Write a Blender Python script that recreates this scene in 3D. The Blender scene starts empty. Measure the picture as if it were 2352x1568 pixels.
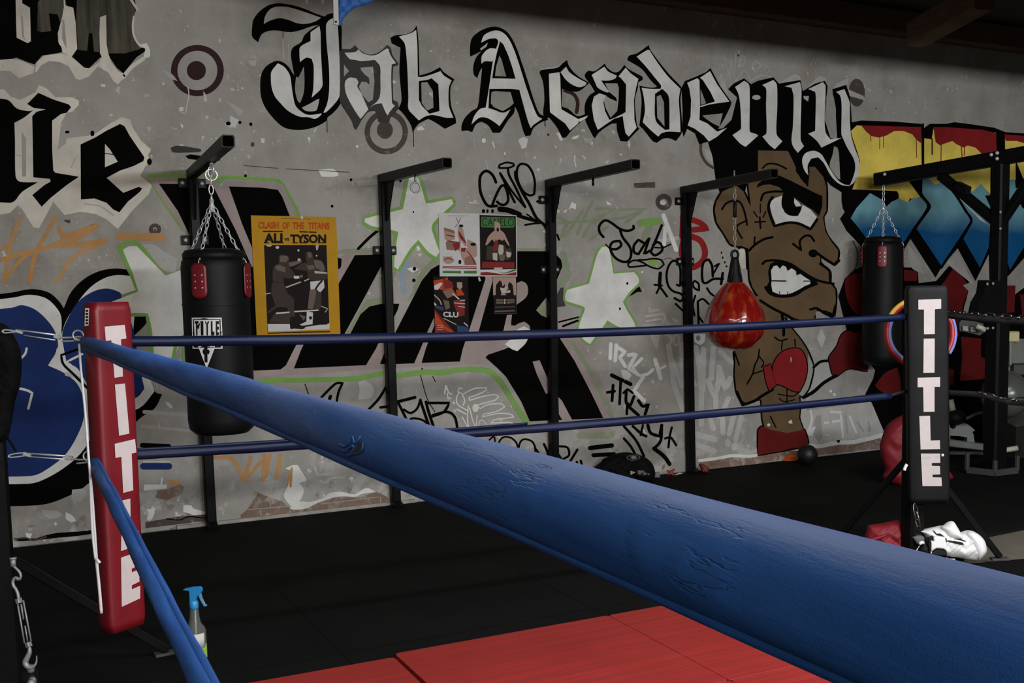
import bpy, math, random
from mathutils import Vector, Matrix
from mathutils.geometry import tessellate_polygon, delaunay_2d_cdt
random.seed(7)
sc = bpy.context.scene
col = sc.collection
R2 = math.radians

# ------------------------------------------------------------------ camera geometry
CF = 2585.0; CPX = 1476.0; CPY = 895.0; CH = 1.6; WY = 7.735
def _unit(v): return v.normalized()
_x = Vector((5900-CPX, 594-CPY, CF)).normalized()
_y = Vector((-50-CPX, 650-CPY, CF)); _y = (_y - _x*_y.dot(_x)).normalized()
_z = _x.cross(_y)
def ray(u, v):
    d = Vector(((u-CPX)/CF, (v-CPY)/CF, 1.0))
    return Vector((_x.dot(d), _y.dot(d), _z.dot(d)))
EYE = Vector((0, 0, CH))
def at_y(u, v, y):
    d = ray(u, v); return EYE + d*(y/d.y)
def at_z(u, v, z):
    d = ray(u, v); return EYE + d*((z-CH)/d.z)
def at_x(u, v, x):
    d = ray(u, v); return EYE + d*(x/d.x)
def at_d(u, v, dep):
    return EYE + ray(u, v)*dep
cam_d = bpy.data.cameras.new('camera'); cam = bpy.data.objects.new('camera', cam_d); col.objects.link(cam)
m = Matrix.Identity(4)
ax = Vector((_x.x, _y.x, _z.x)); ay = Vector((_x.y, _y.y, _z.y)); az = Vector((_x.z, _y.z, _z.z))
for i in range(3):
    m[i][0] = ax[i]; m[i][1] = -ay[i]; m[i][2] = -az[i]; m[i][3] = EYE[i]
cam.matrix_world = m
cam_d.sensor_width = 36; cam_d.lens = CF/2352*36
cam_d.shift_x = -(CPX-1176)/2352; cam_d.shift_y = (CPY-784)/2352
cam_d.clip_start = 0.02; cam_d.clip_end = 100
sc.camera = cam

# ------------------------------------------------------------------ materials
def _nt(name):
    m = bpy.data.materials.new(name); m.use_nodes = True
    nt = m.node_tree; b = nt.nodes['Principled BSDF']
    return m, nt, b
def N(nt, t, **k):
    n = nt.nodes.new(t)
    for a, b in k.items():
        if a.startswith('i_'): n.inputs[a[2:].replace('_', ' ')].default_value = b
        else: setattr(n, a, b)
    return n
def L(nt, a, b): nt.links.new(a, b)
def rgba(c): return (c[0], c[1], c[2], 1)
def noise(nt, vec, scale, detail=4, rough=.55):
    n = N(nt, 'ShaderNodeTexNoise'); n.inputs['Scale'].default_value = scale
    n.inputs['Detail'].default_value = detail; n.inputs['Roughness'].default_value = rough
    if vec is not None: L(nt, vec, n.inputs['Vector'])
    return n.outputs['Fac']
def mapr(nt, v, a, b, c=0., d=1.):
    n = N(nt, 'ShaderNodeMapRange'); n.inputs[1].default_value = a; n.inputs[2].default_value = b
    n.inputs[3].default_value = c; n.inputs[4].default_value = d; L(nt, v, n.inputs[0]); return n.outputs[0]
def mixc(nt, f, a, b, mode='MIX'):
    n = N(nt, 'ShaderNodeMix', data_type='RGBA', blend_type=mode)
    for s, v in ((n.inputs[0], f), (n.inputs[6], a), (n.inputs[7], b)):
        if isinstance(v, (int, float)): s.default_value = v
        elif isinstance(v, tuple): s.default_value = rgba(v)
        else: L(nt, v, s)
    return n.outputs[2]
def mth(nt, op, a, b=None):
    n = N(nt, 'ShaderNodeMath', operation=op)
    for i, v in enumerate((a, b)):
        if v is None: continue
        if isinstance(v, (int, float)): n.inputs[i].default_value = v
        else: L(nt, v, n.inputs[i])
    return n.outputs[0]
def bump(nt, b, h, strength=.3, dist=.01):
    n = N(nt, 'ShaderNodeBump'); n.inputs['Strength'].default_value = strength
    n.inputs['Distance'].default_value = dist; L(nt, h, n.inputs['Height']); L(nt, n.outputs[0], b.inputs['Normal'])
def mat(name, c, rough=.5, metal=0., var=.0, scale=20, bmp=0., bscale=None, bdist=.005, spec=None, coords='Object', stretch=None):
    m, nt, b = _nt(name)
    b.inputs['Roughness'].default_value = rough; b.inputs['Metallic'].default_value = metal
    if spec is not None: b.inputs['Specular IOR Level'].default_value = spec
    tc = N(nt, 'ShaderNodeTexCoord').outputs[coords]
    if stretch:
        mp = N(nt, 'ShaderNodeMapping'); mp.inputs['Scale'].default_value = stretch; L(nt, tc, mp.inputs[0]); tc = mp.outputs[0]
    f = noise(nt, tc, scale)
    k = mapr(nt, f, .25, .75, 1-var, 1+var)
    v = N(nt, 'ShaderNodeMix', data_type='RGBA', blend_type='MULTIPLY'); v.inputs[0].default_value = 1
    v.inputs[6].default_value = rgba(c); L(nt, k, v.inputs[7]); L(nt, v.outputs[2], b.inputs['Base Color'])
    if bmp: bump(nt, b, noise(nt, tc, bscale or scale*2, 6), bmp, bdist)
    m.diffuse_color = rgba(c)
    return m

# concrete colour as a shared node group, in world metres
cg = bpy.data.node_groups.new('concrete_colour', 'ShaderNodeTree')
cg.interface.new_socket('Color', in_out='OUTPUT', socket_type='NodeSocketColor')
cg.interface.new_socket('Height', in_out='OUTPUT', socket_type='NodeSocketFloat')
go = cg.nodes.new('NodeGroupOutput')
gp = N(cg, 'ShaderNodeNewGeometry').outputs['Position']
c0 = mixc(cg, mapr(cg, noise(cg, gp, .55, 4), .35, .65), (.225, .205, .178), (.31, .297, .27))
c1 = mixc(cg, mapr(cg, noise(cg, gp, 3.2, 7, .65), .35, .7), c0, (.375, .36, .33))
c2 = mixc(cg, mapr(cg, noise(cg, gp, 1.3, 5, .6), .56, .72, 0, .55), c1, (.19, .165, .135))
_mp = N(cg, 'ShaderNodeMapping'); _mp.inputs['Scale'].default_value = (9, 9, 1.2); L(cg, gp, _mp.inputs[0])
c3 = mixc(cg, mapr(cg, noise(cg, _mp.outputs[0], 1.0, 3), .55, .8, 0, .25), c2, (.40, .395, .375))
_chip = noise(cg, gp, 15, 3, .5); _cmask = mapr(cg, noise(cg, gp, 1.7, 2), .5, .64)
_chipf = mth(cg, 'MULTIPLY', mapr(cg, _chip, .645, .67), _cmask)
c4 = mixc(cg, _chipf, c3, (.62, .60, .56))
_f2 = mth(cg, 'MULTIPLY', mapr(cg, noise(cg, gp, 48, 4, .6), .64, .67), mapr(cg, noise(cg, gp, 2.6, 3), .5, .64))
c4 = mixc(cg, mth(cg, 'MULTIPLY', _f2, .7), c4, (.66, .65, .62))
_mq = N(cg, 'ShaderNodeMapping'); _mq.inputs['Scale'].default_value = (30, 30, 7); L(cg, gp, _mq.inputs[0])
_f3 = mth(cg, 'MULTIPLY', mapr(cg, noise(cg, _mq.outputs[0], 1, 3), .66, .7), mapr(cg, noise(cg, gp, 1.1, 2), .5, .6))
c4 = mixc(cg, mth(cg, 'MULTIPLY', _f3, .6), c4, (.60, .59, .57))
_f4 = mapr(cg, noise(cg, gp, 7, 6, .7), .60, .75, 0, .45)
c4 = mixc(cg, _f4, c4, (.15, .13, .11))
_sep = N(cg, 'ShaderNodeSeparateXYZ'); L(cg, gp, _sep.inputs[0])
_low = mapr(cg, _sep.outputs[2], .75, .1)
_pl = mth(cg, 'MULTIPLY', mapr(cg, noise(cg, gp, 5.5, 6, .65), .52, .6), _low)
c5 = mixc(cg, mth(cg, 'MULTIPLY', _pl, .85), c4, (.46, .44, .41))
_pk = mth(cg, 'MULTIPLY', mapr(cg, noise(cg, gp, 9, 5, .6), .6, .64), mapr(cg, _sep.outputs[2], .3, .05))
c6 = mixc(cg, mth(cg, 'MULTIPLY', _pk, .8), c5, (.15, .10, .07))
_hole = N(cg, 'ShaderNodeTexVoronoi'); _hole.inputs['Scale'].default_value = 2.6; L(cg, gp, _hole.inputs['Vector'])
c7 = mixc(cg, mapr(cg, _hole.outputs['Distance'], .028, .022), c6, (.03, .028, .025))
L(cg, c7, go.inputs[0])
L(cg, mth(cg, 'ADD', noise(cg, gp, 30, 6, .7), mth(cg, 'MULTIPLY', noise(cg, gp, 3, 3), 2.)), go.inputs[1])
def paint(name, c, wear=.15, cover=1., rough=.6, grad=None, streak=0):
    m, nt, b = _nt(name)
    g = N(nt, 'ShaderNodeGroup'); g.node_tree = cg
    pos = N(nt, 'ShaderNodeNewGeometry').outputs['Position']
    colr = c
    if grad:
        s = N(nt, 'ShaderNodeSeparateXYZ'); L(nt, pos, s.inputs[0])
        z = mth(nt, 'ADD', s.outputs[2], mapr(nt, noise(nt, pos, 2.5, 3), 0, 1, -.08, .08))
        colr = mixc(nt, mapr(nt, z, grad[1]-.10, grad[1]+.10), c, grad[0])
    v = mapr(nt, noise(nt, pos, 2.6, 8, .65), .3, .7, .72, 1.18)
    colr = mixc(nt, 1., colr, v, 'MULTIPLY') if not isinstance(colr, tuple) else mixc(nt, 1., colr, v, 'MULTIPLY')
    if streak:
        mp = N(nt, 'ShaderNodeMapping'); mp.inputs['Scale'].default_value = (14, 14, 1.1); L(nt, pos, mp.inputs[0])
        colr = mixc(nt, mapr(nt, noise(nt, mp.outputs[0], 2, 5), .35, .7, 0, streak), colr, (.01, .01, .008))
    w = mapr(nt, noise(nt, pos, 11, 8, .72), .72-wear*.45, .78-wear*.3, cover, cover*.25)
    L(nt, mixc(nt, w, g.outputs[0], colr), b.inputs['Base Color'])
    b.inputs['Roughness'].default_value = rough+.15; b.inputs['Specular IOR Level'].default_value = 0 if max(c) < .02 else .04
    bump(nt, b, g.outputs[1], .12, .004)
    return m
cm, nt, b = _nt('concrete'); g = N(nt, 'ShaderNodeGroup'); g.node_tree = cg
L(nt, g.outputs[0], b.inputs['Base Color']); b.inputs['Roughness'].default_value = .8; b.inputs['Specular IOR Level'].default_value = .2; bump(nt, b, g.outputs[1], .35, .006)
ZG = at_y(2110, 506, WY).z
PM = {'c': cm,
 'k': paint('black_paint', (.0032, .0029, .0027), .03, .998, .55),
 'j': paint('washed_black_paint', (.022, .022, .022), .25, .9, .6),
 'o': paint('olive_paint', (.085, .08, .055), .1, .95, .5, streak=.85),
 'e': paint('cream_paint', (.64, .60, .52), .22, .92),
 'w': paint('white_paint', (.68, .675, .64), .2, .96),
 'l': paint('thin_white_paint', (.50, .49, .465), .3, .72),
 'g': paint('faint_white_paint', (.52, .515, .50), .35, .46),
 'h': paint('streaky_white_paint', (.56, .555, .54), .3, .6),
 'm': paint('maroon_paint', (.035, .012, .014), .1, .97),
 'n': paint('brown_paint', (.05, .032, .026), .3, .88),
 'p': paint('dusty_pink_paint', (.34, .27, .255), .2, .85),
 'v': paint('green_paint', (.17, .36, .06), .2, .85),
 'f': paint('faded_green_paint', (.15, .25, .07), .35, .5),
 'a': paint('faded_sky_paint', (.2, .33, .42), .35, .6),
 'b': paint('skin_paint', (.125, .078, .038), .06, .97, .5),
 'r': paint('red_paint', (.26, .009, .012), .08, .97, .5),
 'q': paint('deep_red_paint', (.12, .003, .004), .05, .97, .5),
 'y': paint('navy_paint', (.008, .026, .125), .05, .98, .5),
 's': paint('yellow_paint', (.85, .66, .11), .12, .95, .5),
 'd': paint('blue_fade_paint', (.0, .085, .24), .05, .97, .5, grad=((.17, .38, .45), ZG)),
 't': paint('orange_paint', (.50, .235, .05), .3, .78),
 'i': paint('brick_brown', (.19, .11, .075), .5, .85, .9),
 'z': paint('mortar', (.36, .33, .29), .3, .8, .9)}

# ------------------------------------------------------------------ object helpers
def tag(o, label=None, cat=None, group=None, kind=None):
    if label: o['label'] = label
    if cat: o['category'] = cat
    if group: o['group'] = group
    if kind: o['kind'] = kind
    return o
def empty(name, loc=(0, 0, 0), label=None, cat=None, group=None, rz=0):
    o = bpy.data.objects.new(name, None); col.objects.link(o); o.location = loc; o.rotation_euler = (0, 0, rz)
    o.empty_display_size = .1
    return tag(o, label, cat, group)
def parent(o, p):
    if p is not None:
        o.parent = p
        bpy.context.view_layer.update()
        o.matrix_parent_inverse = p.matrix_world.inverted()
    return o
CROPS = {'0': (0, 0, 1), 'D': (0, 1168, 3.92), 'A': (0, 0, 3.92), 'B': (0, 400, 3.92), 'C': (0, 800, 3.92), 'E': (560, 0, 3.92), 'F': (560, 400, 3.92),
 'G': (560, 800, 3.92), 'H': (1060, 0, 3.92), 'I': (1160, 400, 3.92), 'J': (1160, 800, 3.92), 'K': (1600, 0, 3.1277),
 'L': (1752, 400, 3.92), 'M': (1752, 800, 3.92), 'O': (1590, 320, 3.92), 'P': (1590, 680, 3.92), 'Q': (1952, 260, 3.92),
 'R': (1952, 640, 3.92), 'S': (0, 180, 3.92), 'T': (560, 480, 5.225), 'U': (980, 470, 5.058), 'V': (1140, 540, 3.137),
 'Y': (1480, 560, 5.227), 'Z': (1080, 350, 6.272), 'AA': (1000, 860, 6.272)}
def smooth(pts, closed=True, sub=4, corner=52):
    n = len(pts); out = []
    def turn(i):
        if not closed and (i == 0 or i == n-1): return 180
        a = pts[i-1]; b = pts[i]; c = pts[(i+1) % n]
        u = (b[0]-a[0], b[1]-a[1]); w = (c[0]-b[0], c[1]-b[1])
        d = math.degrees(math.atan2(u[0]*w[1]-u[1]*w[0], u[0]*w[0]+u[1]*w[1])); return abs(d)
    def tan(i):
        if turn(i) > corner: return None
        a = pts[i-1]; c = pts[(i+1) % n]; return ((c[0]-a[0])*.5, (c[1]-a[1])*.5)
    T = [tan(i) for i in range(n)]
    for i in range(n if closed else n-1):
        p = pts[i]; q = pts[(i+1) % n]
        dx, dy = q[0]-p[0], q[1]-p[1]; dl = math.hypot(dx, dy)
        t0 = T[i]; t1 = T[(i+1) % n]
        def lim(t):
            if t is None: return (dx*.9, dy*.9)
            l = math.hypot(*t) or 1; k = min(1, dl*1.1/l); return (t[0]*k, t[1]*k)
        a = lim(t0); c = lim(t1)
        for s in range(sub):
            u = s/sub; h1 = 2*u**3-3*u*u+1; h2 = -2*u**3+3*u*u; h3 = u**3-2*u*u+u; h4 = u**3-u*u
            out.append((h1*p[0]+h2*q[0]+h3*a[0]+h4*c[0], h1*p[1]+h2*q[1]+h3*a[1]+h4*c[1]))
    if not closed: out.append(pts[-1])
    return out
class Flat:
    """collects flat polygons given in photograph pixels, placed on a plane through fn(u,v,layer)"""
    def __init__(s, fn): s.fn = fn; s.v = []; s.f = []; s.mi = []; s.mats = []
    def _m(s, m):
        if m not in s.mats: s.mats.append(m)
        return s.mats.index(m)
    def poly(s, pts, m, layer, hole=None):
        mi = s._m(m); allp = [Vector(p) for p in pts]; faces = [list(range(len(pts)))]
        if hole: allp += [Vector(p) for p in hole]; faces.append(list(range(len(pts), len(allp))))
        v2, _e, f2, _a, _b, _c = delaunay_2d_cdt(allp, [], faces, 4 if hole else 1, 1e-6)
        base = len(s.v)
        for p in v2: s.v.append(s.fn(p.x, p.y, layer))
        for t in f2:
            s.f.append([base+i for i in t]); s.mi.append(mi)
    def stroke(s, pts, w, m, layer, closed=False):
        w = w/2; n = len(pts); mi = s._m(m)
        L_, R_ = [], []
        for i in range(n):
            a = pts[i-1] if (i > 0 or closed) else pts[i]; c = pts[(i+1) % n] if (i < n-1 or closed) else pts[i]
            dx, dy = c[0]-a[0], c[1]-a[1]; l = math.hypot(dx, dy) or 1
            nx, ny = -dy/l*w, dx/l*w; L_.append((pts[i][0]+nx, pts[i][1]+ny)); R_.append((pts[i][0]-nx, pts[i][1]-ny))
        for i in range(n if closed else n-1):
            j = (i+1) % n; b = len(s.v)
            for p, q in ((L_[i], i), (L_[j], i+1), (R_[j], i+1), (R_[i], i)): s.v.append(s.fn(p[0], p[1], layer+.9*q/n))
            s.f.append([b, b+1, b+2, b+3]); s.mi.append(mi)
        if not closed:
            for e in (0, -1):
                c = pts[e]; s.poly([(c[0]+w*math.cos(t*math.pi/5), c[1]+w*math.sin(t*math.pi/5)) for t in range(10)], m, layer-.1)
    def build(s, name, par=None):
        me = bpy.data.meshes.new(name); me.from_pydata([tuple(p) for p in s.v], [], s.f)
        for mm in s.mats: me.materials.append(mm)
        me.polygons.foreach_set('material_index', s.mi)
        o = bpy.data.objects.new(name, me); col.objects.link(o)
        return parent(o, par)
def wallfn(y0=WY, step=.0006):
    def f(u, v, layer): 
        p = at_y(u, v, y0); return Vector((p.x, y0 - .0006 - step*layer, p.z))
    return f
def draw(text, fn, mats, par, default='painting'):
    cur = None; name = default; label = None; done = []; seq = 0
    def flush():
        if cur is not None and cur.f:
            o = cur.build(name, par)
            if label: o['label'] = label
            done.append(o)
    for ln in text.strip().splitlines():
        ln = ln.strip()
        if not ln: continue
        if ln.startswith('#part'):
            flush(); name, label = ln[6:].split('|'); cur = Flat(fn); seq = 0; continue
        if cur is None: cur = Flat(fn)
        seq += 1; t = ln.split(); ox, oy, k = CROPS[t[0]]; mm = mats[t[1]]; ly = float(t[2])+.02*seq+.004*len(done); kind = t[3]
        def px(toks):
            o_ = []
            for a in toks:
                x, y = (float(q) for q in a.split(',')); x = ox+x/k; y = oy+y/k
                if default == 'painting' and kind in 'PS' and len(toks) > 2:   # shapes cut by the picture's edge carry on along the wall
                    if x < 8.5: x -= 95
                    if y < .5: y -= 60
                o_.append((x, y))
            return o_
        if kind == 'P': cur.poly(px(t[4:]), mm, ly)
        elif kind == 'S': cur.poly(smooth(px(t[4:])), mm, ly)
        elif kind == 'L': cur.stroke(smooth(px(t[5:]), False, 4, 75), float(t[4])/k, mm, ly)
        elif kind == 'LC': cur.stroke(smooth(px(t[5:]), True, 3), float(t[4])/k, mm, ly, True)
        elif kind in 'OR':
            cx, cy, rx, ry = [float(q) for q in t[4:8]]
            e = lambda a, b, n=28: [(ox+(cx+a*math.cos(i*math.tau/n))/k, oy+(cy+b*math.sin(i*math.tau/n))/k) for i in range(n)]
            if kind == 'O': cur.poly(e(rx, ry), mm, ly)
            else:
                A_ = e(rx, ry, 40); B_ = e(float(t[8]), float(t[9]), 40); b0 = len(cur.v); mi = cur._m(mm)
                for p in A_+B_: cur.v.append(fn(p[0], p[1], ly))
                for i in range(40): cur.f.append([b0+i, b0+(i+1) % 40, b0+40+(i+1) % 40, b0+40+i]); cur.mi.append(mi)
    flush(); return done
class MB:
    """mesh builder for solid shapes; one build() call makes one object"""
    def __init__(s): s.v = []; s.f = []; s.sm = []
    def add(s, vs, fs, sm=False):
        b = len(s.v); s.v += [Vector(p) for p in vs]; s.f += [[b+i for i in f] for f in fs]; s.sm += [sm]*len(fs)
    def groups(s):
        par = list(range(len(s.v)))
        def find(i):
            while par[i] != i: par[i] = par[par[i]]; i = par[i]
            return i
        for f in s.f:
            for i in f[1:]: par[find(i)] = find(f[0])
        gr = {}
        for i in range(len(s.v)): gr.setdefault(find(i), [[], []])[0].append(i)
        for j, f in enumerate(s.f): gr[find(f[0])][1].append(j)
        return list(gr.values())
    def bar(s, a, b, w, h=None, up=(0, 0, 1), bev=0.0):
        """rectangular tube between a and b, w across, h along up"""
        a = Vector(a); b = Vector(b); h = w if h is None else h; d = (b-a).normalized(); up = Vector(up)
        if abs(d.dot(up)) > .98: up = Vector((0, 1, 0))
        sd = d.cross(up).normalized(); u = sd.cross(d).normalized()
        bv = bev or min(w, h)*.12
        prof = [(w/2-bv, h/2), (w/2, h/2-bv), (w/2, -h/2+bv), (w/2-bv, -h/2), (-w/2+bv, -h/2), (-w/2, -h/2+bv), (-w/2, h/2-bv), (-w/2+bv, h/2)]
        vs = [a+sd*x+u*y for x, y in prof]+[b+sd*x+u*y for x, y in prof]
        fs = [[i, (i+1) % 8, 8+(i+1) % 8, 8+i] for i in range(8)]+[list(range(7, -1, -1)), list(range(8, 16))]
        s.add(vs, fs)
    def box(s, c, sx, sy, sz, rz=0, bev=None):
        c = Vector(c); r = Matrix.Rotation(rz, 3, 'Z')
        bv = min(sx, sy, sz)*.1 if bev is None else bev
        vs = []; 
        for z, q in ((-sz/2, bv), (-sz/2+bv, 0), (sz/2-bv, 0), (sz/2, bv)):
            x = sx/2-q; y = sy/2-q; k = bv*.7
            vs += [c+r @ Vector(p) for p in ((x-k, -y, z), (x, -y+k, z), (x, y-k, z), (x-k, y, z), (-x+k, y, z), (-x, y-k, z), (-x, -y+k, z), (-x+k, -y, z))]
        fs = [[j*8+i, j*8+(i+1) % 8, (j+1)*8+(i+1) % 8, (j+1)*8+i] for j in range(3) for i in range(8)]
        fs += [list(range(7, -1, -1)), list(range(24, 32))]
        s.add(vs, fs)
    def tube(s, pts, r, n=10, closed=False, cap=True, sm=True):
        pts = [Vector(p) for p in pts]; m = len(pts); rs = r if isinstance(r, (list, tuple)) else [r]*m
        up = None; rings = []
        for i, p in enumerate(pts):
            a = pts[i-1] if (i > 0 or closed) else p; b = pts[(i+1) % m] if (i < m-1 or closed) else p
            d = (b-a).normalized()
            if up is None:
                up = Vector((0, 0, 1)) if abs(d.z) < .9 else Vector((1, 0, 0))
            sd = d.cross(up).normalized(); up = sd.cross(d).normalized()
            rings.append([p+(sd*math.cos(t*math.tau/n)+up*math.sin(t*math.tau/n))*rs[i] for t in range(n)])
        vs = [q for rg in rings for q in rg]; fs = []
        for i in range(m if closed else m-1):
            j = (i+1) % m
            fs += [[i*n+t, i*n+(t+1) % n, j*n+(t+1) % n, j*n+t] for t in range(n)]
        if cap and not closed: fs += [list(range(n-1, -1, -1)), [(m-1)*n+t for t in range(n)]]
        s.add(vs, fs, sm)
    def lathe(s, prof, c, n=32, sm=True, fn=None, axis=None, cap=True):
        """prof [(r,z)] bottom to top"""
        c = Vector(c); vs = []; fs = []
        for r, z in prof:
            for t in range(n):
                a = t*math.tau/n; rr = r*(fn(a, z) if fn else 1)
                p = Vector((rr*math.cos(a), rr*math.sin(a), z)); vs.append(c+(axis @ p if axis else p))
        for j in range(len(prof)-1):
            fs += [[j*n+t, j*n+(t+1) % n, (j+1)*n+(t+1) % n, (j+1)*n+t] for t in range(n)]
        s.add(vs, fs, sm)
        if cap:
            b = len(s.v)-len(vs); k = (len(prof)-1)*n
            s.f += [[b+t for t in range(n-1, -1, -1)], [b+k+t for t in range(n)]]; s.sm += [False, False]
    def ball(s, c, rx, ry=None, rz=None, n=20, rot=None, fn=None):
        ry = ry or rx; rz = rz or rx; vs = []; fs = []; c = Vector(c); h = n//2
        for j in range(h+1):
            th = math.pi*j/h
            for t in range(n):
                a = t*math.tau/n; p = Vector((math.sin(th)*math.cos(a), math.sin(th)*math.sin(a), math.cos(th)))
                k = fn(p) if fn else 1
                p = Vector((p.x*rx, p.y*ry, p.z*rz))*k
                vs.append(c+(rot @ p if rot else p))
        for j in range(h): fs += [[j*n+t, (j+1)*n+t, (j+1)*n+(t+1) % n, j*n+(t+1) % n] for t in range(n)]
        s.add(vs, fs, True)
    def prism(s, poly, ext, hole=None):
        """poly: list of 3D points (planar), ext: Vector"""
        ext = Vector(ext); loops = [[Vector(p) for p in poly]]
        if hole: loops.append([Vector(p) for p in hole])
        tr = tessellate_polygon(loops); flat = [p for lp in loops for p in lp]; n = len(flat)
        fs = [list(t) for t in tr]+[[i+n for i in reversed(t)] for t in tr]; o = 0
        for lp in loops:
            k = len(lp); fs += [[o+i, o+(i+1) % k, n+o+(i+1) % k, n+o+i] for i in range(k)]; o += k
        s.add(flat+[p+ext for p in flat], fs)
    def build(s, name, m, par=None, weld=False, each=False):
        if each:
            out = []
            for g in s.groups():
                q = MB(); q.v = [s.v[i] for i in g[0]]; mp_ = {i: k for k, i in enumerate(g[0])}
                q.f = [[mp_[i] for i in s.f[j]] for j in g[1]]; q.sm = [s.sm[j] for j in g[1]]; out.append(q.build(name, m, par))
            return out[0]
        me = bpy.data.meshes.new(name); me.from_pydata([tuple(p) for p in s.v], [], s.f)
        me.materials.append(m); me.polygons.foreach_set('use_smooth', s.sm)
        import bmesh
        bm = bmesh.new(); bm.from_mesh(me)
        if weld: bmesh.ops.remove_doubles(bm, verts=bm.verts, dist=1e-5)
        bmesh.ops.recalc_face_normals(bm, faces=bm.faces); bm.to_mesh(me); bm.free()
        o = bpy.data.objects.new(name, me); col.objects.link(o)
        return parent(o, par)
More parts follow.
